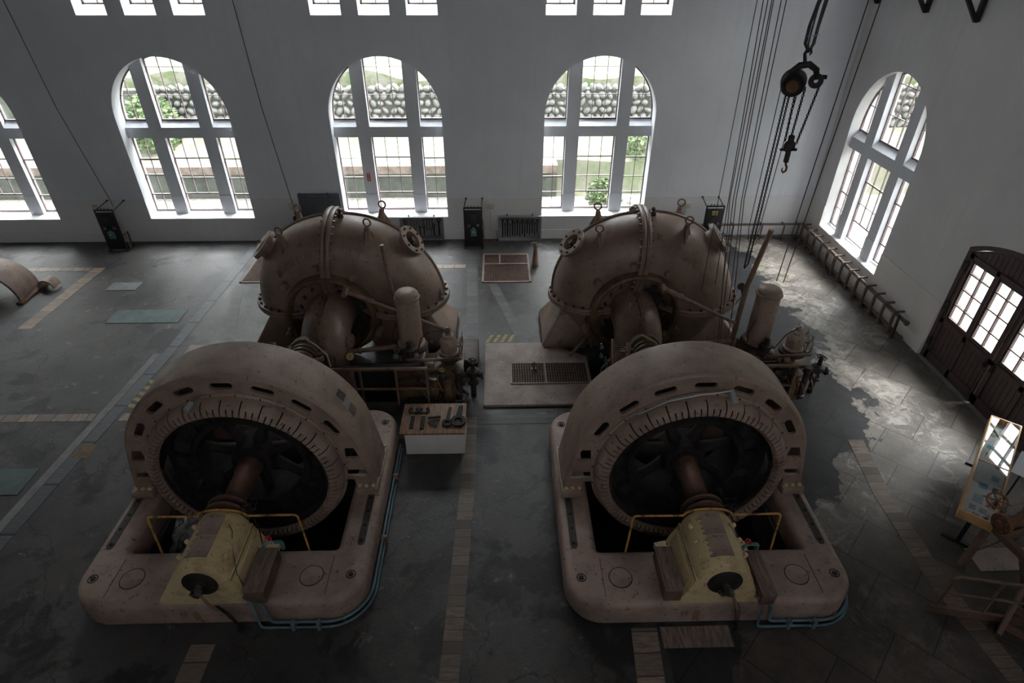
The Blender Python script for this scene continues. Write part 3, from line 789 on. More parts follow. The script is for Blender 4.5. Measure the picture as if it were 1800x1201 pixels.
# raised slabs beside both turbines
for s, xc, y in (('right', X2, 0), ('left', X1, .05)):
    x0, x1 = xc - 3.25, xc - .97
    b = plate([(x0, 9.3), (x1, 9.3), (x1, 10.95), (x0 + 1.3, 11.5), (x0, 11.5)], [], 0.0, .06, .012, Matrix.Translation((0, y, 0)))
    pl = obj('raised_slab', b, 'plat', None, 'low pinkish slab with a grating beside the %s turbine' % s, 'platform')
    grating('long brown grating set in the %s slab' % s, x0 + .56, 9.95 + y, x0 + 2.25, 10.70 + y, .06, .03, [(x0 + 1.3, 9.95 + y, x0 + 1.33, 10.7 + y)], pitch=.055)
b = BM(); cyl(b, (.72, 10.45, .085), (.72, 10.45, .28), .035); cyl(b, (.72, 10.45, .085), (.72, 10.45, .11), .06)
obj('pipe_stub', b, 'rustpipe', None, 'short brown pipe stub standing on the grating of the right slab', 'pipe')
b = BM(); cyl(b, (1.55, 10.9, .10), (2.05, 11.35, .42), .035, .03); cyl(b, (2.05, 11.35, .42), (2.10, 11.36, .0), .035); ringtube(b, (2.05, 11.35, .42), (0, 1, 0), .05, .02, 14, 6)
obj('lever', b, 'rustpipe', None, 'slanting brown lever beside the grating of the right slab', 'lever')

# ================================================================ GENERATORS
def generator(xc, dy, label):
    """modelled at axis xc with its bed front at y = 4.6 + dy"""
    g = thing('generator', label, 'generator', (xc, 6.6 + dy, 0))
    y = lambda v: v + dy
    ZA = 1.07
    # --- bed: rounded slab with a well in it
    W = 2.02; r = .52; bv = .11
    out = rrect(xc - W + bv, y(4.6) + bv, xc + W - bv, y(8.62) - bv, r - bv, 10)
    hole = rrect(xc - 1.58 - bv * .4, y(5.42) - bv * .4, xc + 1.58 + bv * .4, y(8.3) + bv * .4, .16, 5)[::-1]
    b = plate(out, [hole], 0, .5, bv, None, 5)
    bed = obj('bed', b, 'bed', g)
    # seams, foundation lids
    for s in (-1, 1): b = BM(); box(b, (xc + s * 1.5, y(5.04), .501), (.008, .62, .004)); obj('joint_line', b, 'dark', bed)
    for s in (-1, 1):
        b = BM(); lathe(b, [(.0, 0), (.155, 0), (.155, .006), (0, .006)], (xc + s * 1.25, y(5.02), .498), seg=28); lid = obj('round_lid', b, 'bed', bed)
        b = BM(); ringtube(b, (xc + s * 1.25, y(5.02), .500), (0, 0, 1), .160, .007, 28, 5); obj('lid_groove', b, 'dark', lid)
        for yy in (5.03, 8.2):
            b = BM(); ringtube(b, (xc + s * 1.80, y(yy), .502), (0, 0, 1), .062, .008, 20, 5); lathe(b, [(0, 0), (.042, 0), (.03, .02), (0, .022)], (xc + s * 1.80, y(yy), .495), seg=12)
            obj('anchor_bolt', b, 'dark', bed)
        # slotted slide rail
        x = xc + s * 1.845
        pts = [(x - .055, y(5.52) + .05), (x - .03, y(5.52)), (x + .03, y(5.52)), (x + .055, y(5.52) + .05), (x + .055, y(6.62)), (x - .055, y(6.62))]
        b = plate(pts, [], .497, .508); sr = obj('slide_rail', b, 'slot', bed)
        for k in range(4): bolt(sr, (x, y(5.60 + k * .27)), (0, 0, 1), .03, .006, 'hole', 'rail_hole_disc') if False else None
        for k in range(4):
            bb = BM(); lathe(bb, [(0, 0), (.026, 0), (.026, .004), (0, .004)], (x, y(5.60 + k * .27), .507), seg=14); obj('rail_hole_disc', bb, 'hole', sr)  # flat black discs paint the shade of the holes
    # --- stator frame : arched shell with straight flared legs
    R = 1.84; yf, yb = y(6.55), y(7.42)
    foot_x, foot_z = 1.93, .72
    # tangent point from the foot to the circle
    dx, dz = foot_x, foot_z - ZA; d = math.hypot(dx, dz); base = math.atan2(dz, dx); al = math.acos(R / d) if d > R else 0
    a_t = base + al
    def outline(Rr, fx, n=56):
        pts = [(xc - fx, .505), (xc - fx, foot_z)]
        a0 = PI - a_t; a1 = a_t
        pts += [(xc + Rr * math.cos(a0 + (a1 - a0) * i / n), ZA + Rr * math.sin(a0 + (a1 - a0) * i / n)) for i in range(n + 1)]
        pts += [(xc + fx, foot_z), (xc + fx, .505)]
        return pts
    def slot_poly(a, r, hl, hh):
        cx, cz = xc + r * math.cos(a), ZA + r * math.sin(a); t = V((-math.sin(a), math.cos(a))); nrm = V((math.cos(a), math.sin(a)))
        pl = []
        for k, (sx, st) in enumerate(((1, 0), (-1, PI))):
            for i in range(7):
                q = -PI / 2 + PI * i / 6 + (0 if sx == 1 else PI)
                pl.append((cx + t.x * (sx * (hl - hh) + hh * math.cos(q)) + nrm.x * hh * math.sin(q), cz + t.y * (sx * (hl - hh) + hh * math.cos(q)) + nrm.y * hh * math.sin(q)))
        return pl
    n = 56; Ri = 1.45
    inner = [(xc + Ri * math.cos(t), ZA + Ri * math.sin(t)) for t in [PI * 1.06 - (PI * 1.12) * i / n for i in range(n + 1)]]
    zf = .505
    # front plate is an arch: outer outline then back along the bore
    slots = [slot_poly(math.radians(a), 1.635, .165, .056) for a in (30, 50, 70, 90, 110, 130, 150)]
    for s in (1, -1):
        slots.append([(xc + s * px, pz) for px, pz in ((1.52, 1.25), (1.54, 1.47), (1.68, 1.47), (1.75, 1.25))])
        slots.append([(xc + s * px, pz) for px, pz in ((1.50, .86), (1.50, 1.0), (1.80, 1.0), (1.84, .93), (1.82, .86))])
    o2 = outline(R - .05, foot_x - .05)
    ob = [(xc - foot_x + .05, zf), ] + o2[1:-1] + [(xc + foot_x - .05, zf)] + inner[::-1] if False else None
    arch_o = o2[:]; arch_o[0] = (arch_o[0][0], zf); arch_o[-1] = (arch_o[-1][0], zf)
    legin = [(xc + 1.62, zf), (xc + 1.60, .78)] + [q for q in reversed(inner)] + [(xc - 1.60, .78), (xc - 1.62, zf)]
    for nm, ya, yb_ in (('front_plate', yf, yf + .05), ('rear_plate', yb - .05, yb)):
        b = plate(arch_o + legin, slots, 0, yb_ - ya, .0, basis((0, ya, 0), (1, 0, 0), (0, 0, 1), (0, 1, 0)))
        pl = obj(nm, b, 'mach', g)
    # outer shell swept along the outline with rounded shoulders
    b = BM(); rows = []
    P = outline(R, foot_x); P[0] = (P[0][0], zf); P[-1] = (P[-1][0], zf)
    cx0 = V((xc, ZA))
    sec = []
    for t in range(6): a = PI / 2 * t / 5; sec.append((yf + .07 - .07 * math.cos(a), -.07 + .07 * math.sin(a)))
    for t in range(6): a = PI / 2 * t / 5; sec.append((yb - .07 + .07 * math.sin(a), -.07 + .07 * math.cos(a)))
    full = sec + [(yb - .03, -.10), (yf + .03, -.10)]
    for i, p in enumerate(P):
        p = V(p); q0 = V(P[max(i - 1, 0)]); q1 = V(P[min(i + 1, len(P) - 1)]); tg = (q1 - q0).normalized(); nr = V((-tg.y, tg.x))
        if (p + nr - cx0).length < (p - nr - cx0).length: nr = -nr
        rows.append([b.verts.new((p.x + nr.x * o_, yy, max(zf, p.y + nr.y * o_))) for yy, o_ in full])
    m = len(full)
    for A, B_ in zip(rows, rows[1:]):
        for k in range(m): b.faces.new((A[k], A[(k + 1) % m], B_[(k + 1) % m], B_[k]))
    b.faces.new(rows[0]); b.faces.new(rows[-1][::-1])
    obj('frame_shell', b, 'mach', g)
    # feet pads with bolts
    for s in (-1, 1):
        b = BM(); span(b, (xc + s * 1.60, y(6.46), .5), (xc + s * 1.96, y(6.75), .64), .03); span(b, (xc + s * 1.72, y(6.6), .5), (xc + s * 1.955, y(7.55), .56), .02)
        ft = obj('foot', b, 'mach', g)
        for k in range(3): bolt(ft, (xc + s * (1.67 + k * .105), y(6.53), .635), (0, -.25, 1), .032, .045, 'yellow')
        bolt(ft, (xc + s * 1.9, y(7.5), .56), (0, 0, 1), .03, .04, 'yellow')
    # iron core ring between the plates
    b = BM(); lathe(b, [(1.30, .10), (1.46, .10), (1.46, .80), (1.30, .80)], (xc, yf, ZA), (0, 1, 0), 64, True); obj('stator_core', b, 'dark', g)
    # rim lip with studs
    b = BM(); lathe(b, [(1.455, 0), (1.515, 0), (1.52, -.02), (1.50, -.035), (1.46, -.035)], (xc, yf, ZA), (0, 1, 0), 72, True); lip = obj('rim_lip', b, 'mach', g)
    for k in range(16):
        a = math.radians(-10 + k * 200 / 15); bolt(lip, (xc + 1.50 * math.cos(a), yf - .03, ZA + 1.50 * math.sin(a)), (0, -1, 0), .014, .02, 'iron', 'stud')
    # --- slotted coil guard, a bulging ring with real slots
    prof = [(1.475, -.02), (1.468, -.10), (1.445, -.17), (1.40, -.225), (1.345, -.25), (1.30, -.255), (1.275, -.235), (1.262, -.20), (1.26, -.15)]
    NS = 32; sl = math.radians(.42)
    angs = []; flags = []
    for i in range(NS):
        a0 = 2 * PI * i / NS + PI / 2
        for j, kind in ((0, 2), (1, 1), (2, 1)):
            c_ = a0 + j * 2 * PI / NS / 3
            angs += [c_ - sl, c_ + sl]; flags += [kind, 0]
    b = BM(); rows = [[b.verts.new((xc + r_ * math.cos(a), yf + h_, ZA + r_ * math.sin(a))) for r_, h_ in prof] for a in angs]
    N_ = len(angs)
    for i in range(N_):
        A, B_ = rows[i], rows[(i + 1) % N_]
        for k in range(len(prof) - 1):
            fl = flags[i]
            if fl == 2 and 0 < k < 7: continue
            if fl == 1 and 3 <= k < 7: continue
            b.faces.new((A[k], B_[k], B_[k + 1], A[k + 1]))
    bmesh.ops.recalc_face_normals(b, faces=b.faces)
    cg = obj('coil_guard', b, 'mach', g)
    md = cg.modifiers.new('thick', 'SOLIDIFY'); md.thickness = .012; md.offset = 0
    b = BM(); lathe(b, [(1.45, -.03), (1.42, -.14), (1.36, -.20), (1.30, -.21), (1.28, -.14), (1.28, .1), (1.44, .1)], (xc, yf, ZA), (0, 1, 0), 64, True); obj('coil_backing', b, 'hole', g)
    b = BM(); ringtube(b, (xc, yf - .185, ZA), (0, 1, 0), 1.262, .012, 72, 6); obj('guard_edge', b, 'mach', g)
    # end winding fins just inside the guard
    b = BM()
    for k in range(110):
        a = PI * .95 + (PI * 1.1) * k / 109; e = V((math.cos(a), 0, math.sin(a))); t = V((-math.sin(a), 0, math.cos(a)))
        c_ = V((xc, yf, ZA))
        tube(b, [c_ + e * 1.25 + V((0, .1, 0)), c_ + e * 1.225 + V((0, -.05, 0)), c_ + e * 1.20 + t * .03 + V((0, -.13, 0)), c_ + e * 1.25 + t * .06 + V((0, -.17, 0))], .0075, 4)
    obj('end_winding', b, 'iron', g)
    # --- rotor
    b = BM(); lathe(b, [(.80, .14), (.83, .09), (.90, .09), (.93, .13), (.93, .72), (.80, .72)], (xc, yf, ZA), (0, 1, 0), 72, True)
    rt = obj('rotor_rim', b, 'rotor', g)
    for k in range(20):
        a = 2 * PI * k / 20; e = V((math.cos(a), 0, math.sin(a))); b = BM()
        box(b, V((xc, yf + .42, ZA)) + e * 1.05, (.25, .55, .22), Matrix.Rotation(-a, 3, 'Y'), .02); obj('pole', b, 'dark', rt)
    b = BM(); lathe(b, [(0, .06), (.22, .06), (.235, .10), (.31, .12), (.34, .2), (.34, .55), (0, .55)], (xc, yf, ZA), (0, 1, 0), 36); obj('rotor_hub', b, 'rotor', g)
    for k in range(7):
        a = math.radians(15 + k * 360 / 7); e = V((math.cos(a), 0, math.sin(a))); c_ = V((xc, yf + .36, ZA))
        b = BM(); tube(b, [c_ + e * .3, c_ + e * .42, c_ + e * .62, c_ + e * .82], [.12, .095, .075, .085], 14); obj('spoke', b, 'rotor', g)
    # --- shaft
    b = BM(); lathe(b, [(0, 0), (.165, 0), (.165, .9), (.185, .98), (.185, 1.35), (0, 1.35)], (xc, y(5.45), ZA), (0, 1, 0), 32); sh = obj('shaft', b, 'shaft', g)
    for yy in (5.62, 5.74):
        b = BM(); lathe(b, [(.16, -.02), (.30, -.022), (.31, 0), (.30, .022), (.16, .02)], (xc, y(yy), ZA), (0, 1, 0), 36, True); obj('collar_ring', b, 'shaft', sh)
    b = BM(); lathe(b, [(.15, -.06), (.24, -.06), (.24, .06), (.15, .06)], (xc, y(5.68), ZA), (0, 1, 0), 28, True); obj('collar', b, 'dark', sh)
    # --- bearing pedestal
    b = BM()
    prof = [(xc - .62, .5), (xc + .62, .5), (xc + .60, .60), (xc + .40, .66), (xc + .36, .86)]
    body = [(xc - .66, .5), (xc + .66, .5), (xc + .66, .58), (xc + .40, .72), (xc + .37, .95), (xc + .365, ZA - .03)] + \
           [(xc + .365 * math.cos(PI * i / 20), ZA - .03 + .20 * math.sin(PI * i / 20) ** .8 if 0 < i < 20 else ZA - .03) for i in range(1, 20)] + \
           [(xc - .365, ZA - .03), (xc - .37, .95), (xc - .40, .72), (xc - .66, .58)]
    cap = [(xc + .365 * math.cos(PI * i / 24), ZA - .08 + .335 * math.sin(PI * i / 24)) for i in range(25)]
    low = [(xc - .66, .497), (xc + .66, .497), (xc + .66, .56), (xc + .50, .60), (xc + .375, .93), (xc + .365, ZA - .08), (xc - .365, ZA - .08), (xc - .375, .93), (xc - .50, .60), (xc - .66, .56)]
    mk = lambda ya: basis((0, y(ya), 0), (1, 0, 0), (0, 0, 1), (0, 1, 0))
    b = plate(low, [], 0, .93, .012, mk(4.62)); ped = obj('bearing_pedestal', b, 'yellow', g)
    # cap: swept half cylinder with rounded ends
    b = BM(); rows = []
    for yy, sc in ((4.60, .80), (4.615, .90), (4.65, .96), (4.70, 1.0), (5.46, 1.0), (5.54, .93), (5.57, .80)):
        rows.append([b.verts.new((xc + .365 * sc * math.cos(PI * i / 28), y(yy), ZA - .09 + .345 * sc * math.sin(PI * i / 28))) for i in range(29)])
    for A, B_ in zip(rows, rows[1:]):
        for k in range(28): b.faces.new((A[k], A[k + 1], B_[k + 1], B_[k]))
        b.faces.new((A[0], B_[0], B_[28], A[28]))
    b.faces.new(rows[0]); b.faces.new(rows[-1][::-1])
    cp = obj('bearing_cap', b, 'yellow', ped)
    b = BM(); lathe(b, [(0, 0), (.23, 0), (.23, -.012), (.20, -.03), (.09, -.03), (.08, -.05), (0, -.05)], (xc, y(4.605), ZA - .09), (0, 1, 0), 32); obj('end_disc', b, 'dark', ped)
    b = BM(); cyl(b, (xc, y(4.62), ZA - .09), (xc, y(4.50), ZA - .10), .055, .05, 14); box(b, (xc + .02, y(4.46), ZA - .10), (.085, .09, .085), Matrix.Rotation(.5, 3, 'Y'), .012)
    box(b, (xc - .06, y(4.50), ZA - .17), (.10, .05, .05), Matrix.Rotation(.8, 3, 'Y')); obj('speed_sensor', b, 'steel', ped)
    b = BM(); tube(b, [(xc + .06, y(4.45), ZA - .12), (xc + .14, y(4.42), ZA - .34), (xc + .19, y(4.44), .62)], .02, 6); obj('cable_conduit', b, 'rustpipe', ped)
    for k in range(3):
        b = BM(); tube(b, [(xc + .16 + k * .02, y(4.47), .68), (xc + .22 + k * .03, y(4.50), .45), (xc + .30 + k * .015, y(4.53), .12), (xc + .28 + k * .03, y(4.50), .01)], .007, 5); obj('cable', b, 'rubber', ped)
    # serrated lid plates on the cap
    for yy0 in (4.76, 5.11):
        b = BM(); rows = []; n = 8; L_ = .33; x_a, x_b = -.42, 0.30
        for i in range(n * 2 + 1):
            f = i / (n * 2); jag = -.11 if i % 4 in (1, 2) else 0.0
            row = []
            for k in range(6):
                a = PI / 2 - (x_a + jag + (x_b - x_a - jag) * k / 5)
                rr_ = 1.03
                row.append(b.verts.new((xc + .365 * rr_ * math.cos(a), y(yy0 + L_ * f), ZA - .09 + .345 * rr_ * math.sin(a))))
            rows.append(row)
        for A, B_ in zip(rows, rows[1:]):
            for k in range(5): b.faces.new((A[k], A[k + 1], B_[k + 1], B_[k]))
        ex = bmesh.ops.extrude_face_region(b, geom=b.faces[:]); bmesh.ops.translate(b, verts=[v for v in ex['geom'] if isinstance(v, bmesh.types.BMVert)], vec=(0, 0, -.03))
        obj('serrated_lid', b, 'bed', cp)
    for s in (-1, 1):
        for yy in (4.84, 5.08, 5.32): bolt(cp, (xc + s * .285, y(yy), ZA + .115), (s * .5, 0, 1), .034, .06, 'yellow')
    # joint lines and bolted side flanges
    for s in (-1, 1):
        b = BM(); box(b, (xc + s * .372, y(5.085), ZA - .095), (.02, .90, .012)); obj('joint_line', b, 'dark', ped)
        b = BM(); nrm = V((s * .935, 0, .354)); m_ = basis(V((xc + s * .4375, y(5.09), .765)) + nrm * .010, V((0, 1, 0)), V((-s * .354, 0, .935)), nrm)
        for lo, hi in (((-.40, -.15, -.01), (.40, -.10, .022)), ((-.40, .10, -.01), (.40, .14, .016)), ((-.42, -.15, -.01), (-.38, .14, .02)), ((.38, -.15, -.01), (.42, .14, .02))):
            bb = BM(); span(bb, lo, hi, .003); bmesh.ops.transform(bb, matrix=m_, verts=bb.verts); join(b, bb)
        sk = obj('side_flange', b, 'yellow', ped)
        for k in range(8): bolt(sk, m_ @ V((-.35 + k * .10, -.125, .022)), tuple(nrm), .014, .016, 'steel', 'screw')
    b = BM(); tube(b, [(xc + .20, y(5.30), ZA + .22), (xc + .26, y(5.22), ZA + .17), (xc + .30, y(5.05), ZA + .10), (xc + .36, y(4.9), ZA + .0), (xc + .40, y(4.78), .93), (xc + .48, y(4.70), .78)], .006, 5); obj('thin_wire', b, 'rubber', ped)
    # rust and oil runs on the bed front below the pedestal
    rs = random.Random(int(xc * 10) + 50)
    for k, (x0_, w_, z0_, mt_) in enumerate(((-.25, .09, .06, 'rust'), (-.42, .10, .18, 'dark'))):
        b = BM(); n_ = 12; top = []; bot = []
        for i in range(n_ + 1):
            xx = xc + x0_ + w_ * (i / n_ - .5); top.append((xx, .36 + rs.uniform(-.02, .01))); bot.append((xx, z0_ + rs.uniform(0, .12)))
        vs = [b.verts.new((x_, y(4.6) - .0015, z_)) for x_, z_ in top + bot[::-1]]; b.faces.new(vs)
        obj('stain', b, 'stainr' if mt_ == 'rust' else 'stain', bed, recalc=False)
    return g
def yellow_rail(g, xc, dy):
    b = BM(); y0 = 5.52 + dy; z = 1.20
    pts = [(xc - 1.09, y0 - .02, .25), (xc - 1.05, y0, z), (xc - .34, y0, z - .01)] + [(xc + .34 * math.cos(a), y0, z + .13 * math.sin(a)) for a in [PI - PI * i / 10 for i in range(1, 10)]] + [(xc + .34, y0, z - .01), (xc + 1.05, y0, z), (xc + 1.09, y0 - .02, .25)]
    tube(b, fillet(pts, .07, 4), .016, 8)
    obj('guard_rod', b, 'rail', g)
def brushes(g, xc, dy):
    b = BM(); rs = random.Random(4)
    for k in range(22):
        p = V((xc + .30 + rs.uniform(-.05, .09), 5.66 + dy + rs.uniform(-.10, .12), 1.22 + rs.uniform(-.12, .14))); d = V((rs.uniform(.2, 1), rs.uniform(-.6, .6), rs.uniform(-.2, 1))).normalized()
        cyl(b, p, p + d * .06, .011, .009, 5)
    tube(b, [(xc + .28, 5.70 + dy, .9), (xc + .33, 5.70 + dy, 1.25), (xc + .30, 5.5 + dy, 1.38)], .012, 5)
    tube(b, [(xc + .36, 5.62 + dy, 1.15), (xc + .46, 5.5 + dy, .9), (xc + .52, 5.35 + dy, .78)], .009, 5)
    obj('brush_gear', b, 'dark', g)
G1 = generator(X1, .12, 'left pinkish brown generator, its yellow bearing has a ribbed box on one side only')
G2 = generator(X2, 0, 'right pinkish brown generator, its yellow bearing sits between two ribbed boxes')
yellow_rail(G1, X1, .12); yellow_rail(G2, X2, 0); brushes(G1, X1, .12); brushes(G2, X2, 0)
# brown ribbed boxes beside the bearings
def stepbox(label, x0, x1, y0, y1, z0, z1, name='ribbed_box'):
    t = thing(name, label, 'box', ((x0 + x1) / 2, (y0 + y1) / 2, z0))
    b = BM(); span(b, (x0, y0, z0), (x1, y1, z1 - .012), .006); obj('box_body', b, 'woodst', t)
    b = BM(); span(b, (x0 - .008, y0 - .008, z1 - .012), (x1 + .008, y1 + .008, z1), .003); obj('ribbed_top', b, 'veneer', t)
stepbox('brown ribbed box on the right side of the right yellow bearing', X2 + .52, X2 + .71, 4.52, 5.20, .585, .80)
stepbox('brown ribbed box on the left side of the right yellow bearing', X2 - .75, X2 - .52, 4.60, 5.28, .585, .82)
stepbox('brown ribbed box on the right side of the left yellow bearing', X1 + .52, X1 + .79, 4.68, 5.36, .585, .84)
# small valve groups behind the boxes
for lab, xc, dy in (('teal elbow and red knob behind the box of the right bearing', X2 + .60, -.12), ('teal elbow and red knob behind the box of the left bearing', X1 + .66, .03)):
    z = .72 if dy < 0 else .76
    t = thing('small_valve', lab, 'valve', (xc, 5.40 + dy, z))
    b = BM(); tube(b, fillet([(xc - .10, 5.38 + dy, z), (xc - .10, 5.38 + dy, z + .10), (xc + .02, 5.42 + dy, z + .10)], .04), .022, 8); tube(b, fillet([(xc + .04, 5.44 + dy, z + .07), (xc + .14, 5.44 + dy, z + .07), (xc + .14, 5.44 + dy, z - .08)], .04), .028, 8)
    obj('elbow', b, 'teal', t)
    handwheel('knob', (xc - .02, 5.42 + dy, z + .16), (.3, -.3, 1), .04, 'redsign', t, 4, .008, .05)
# blue conduits around both beds
def conduits(lab, xc, dy, back):
    t = thing('conduit_pair', lab, 'pipe', (xc + 1.0, 4.52 + dy, 0)); y = lambda v: v + dy
    for k, (o, z, st) in enumerate(((.045, .13, .93), (.075, .05, .80))):
        xr = xc + 2.02 + o; yf_ = y(4.6) - o
        pts = [(xc + .47 + .0 * k, y(4.60 + .12 * (1 - k)), .72 if k == 0 else .66), (xc + .66 - .06 * k, yf_ + .02, .60), (xc + .60 + (1 - k) * .14, yf_, .42), (xc + .60 + (1 - k) * .16, yf_, z), (xc + 1.45, yf_, z)]
        R = .52 + o
        pts = fillet(pts, .08, 4) + arc((xc + 2.02 - .52, y(4.6) + .52, z), R, -PI / 2, 0, 10, (1, 0, 0), (0, 1, 0)) + [(xr, yy, z) for yy in back]
        b = BM(); tube(b, pts, .021 if k == 0 else .018, 8); obj('conduit', b, 'blue', t)
    for x_ in (1.05, 1.40, 1.72):
        b = BM(); xx = xc + x_; yy = y(4.6) - .06 if x_ < 1.6 else y(4.66); span(b, (xx - .025, yy - .05, .0), (xx + .025, yy + .04, .17), .008); obj('clamp', b, 'rustpipe' if x_ > 1.6 else 'blue', t)
    if len(back) > 1:
        for yy in (5.9, 7.2):
            b = BM(); span(b, (xc + 2.03, y(yy), 0), (xc + 2.13, y(yy) + .05, .17), .008); obj('clamp', b, 'rustpipe', t)
conduits('pair of blue conduits hugging the front and right side of the left bed', X1, .12, [5.3, 6.0, 7.0, 8.1])
conduits('pair of blue conduits hugging the front of the right bed', X2, 0, [5.16])
# lamps clipped on the coil guards
b = BM(); cyl(b, (X1 - .28, 6.36, 2.67), (X1 - .32, 6.24, 2.62), .045, .05, 14); cyl(b, (X1 - .28, 6.33, 2.66), (X1 - .27, 6.52, 2.63), .015)
obj('inspection_lamp', b, 'grey2', None, 'small grey lamp head clipped on top of the left coil guard', 'lamp')
t = thing('inspection_lamp', 'small grey lamp and bent rod clipped on top of the right coil guard', 'lamp', (X2 + .2, 6.4, 2.6))
b = BM(); cyl(b, (X2 + .30, 6.38, 2.72), (X2 + .33, 6.26, 2.62), .045, .05, 14); obj('lamp_head', b, 'grey2', t)
b = BM(); tube(b, [(X2 + .33, 6.4, 2.74), (X2 + .15, 6.38, 2.72), (X2 - .1, 6.38, 2.69), (X2 - .55, 6.40, 2.56), (X2 - .95, 6.42, 2.30)], .012, 6); obj('rod', b, 'grey2', t)
# colour chips on the left frame
b = BM()
def chip(a, y0, y1, da, mi):
    R = 1.845; vs = []
    for aa, yy in ((a, y0), (a, y1), (a + da, y1), (a + da, y0)):
        vs.append(b.verts.new((X1 + R * math.cos(aa), yy, 1.07 + R * math.sin(aa))))
    f = b.faces.new(vs); f.material_index = mi
chip(math.radians(33), 7.05, 7.22, math.radians(5), 0); chip(math.radians(29), 7.0, 7.17, math.radians(4), 1); chip(math.radians(24), 6.98, 7.18, math.radians(5), 2)
for f in b.faces: pass
obj('paint_sample_patch', b, ['slot', 'grey', 'woodst'], G1, label='dark, grey and brown rectangular patches', recalc=False)

b = BM(); rs = random.Random(9); rows = []
for i in range(15):
    rows.append([b.verts.new((X1 - 1.30 + .045 * j + rs.uniform(-.012, .012), 5.66 + .055 * i + rs.uniform(-.012, .012), -.30 + .035 * i + rs.uniform(-.03, .03))) for j in range(13)])
for A, B_ in zip(rows, rows[1:]):
    for k in range(12): b.faces.new((A[k], A[k + 1], B_[k + 1], B_[k]))
o = obj('dust_sheet', b, 'grease', None, 'crumpled dark plastic sheet hanging in the well of the left bed', 'sheet', smooth=20, recalc=False); md = o.modifiers.new('thick', 'SOLIDIFY'); md.thickness = .004
t = thing('pit_ladder', 'thin rods of a ladder in the well at the right side of the right bed', 'ladder', (X2 + 1.1, 5.7, -2.3))
for k in range(4):
    b = BM(); cyl(b, (X2 + .80 + k * .16, 5.58, -1.2), (X2 + .70 + k * .16, 6.25, -.6), .012); obj('rod', b, 'rail', t)
b = BM(); cyl(b, (X2 + .75, 5.58, -1.2), (X2 + 1.35, 5.58, -1.2), .012); obj('cross_rod', b, 'rail', t)
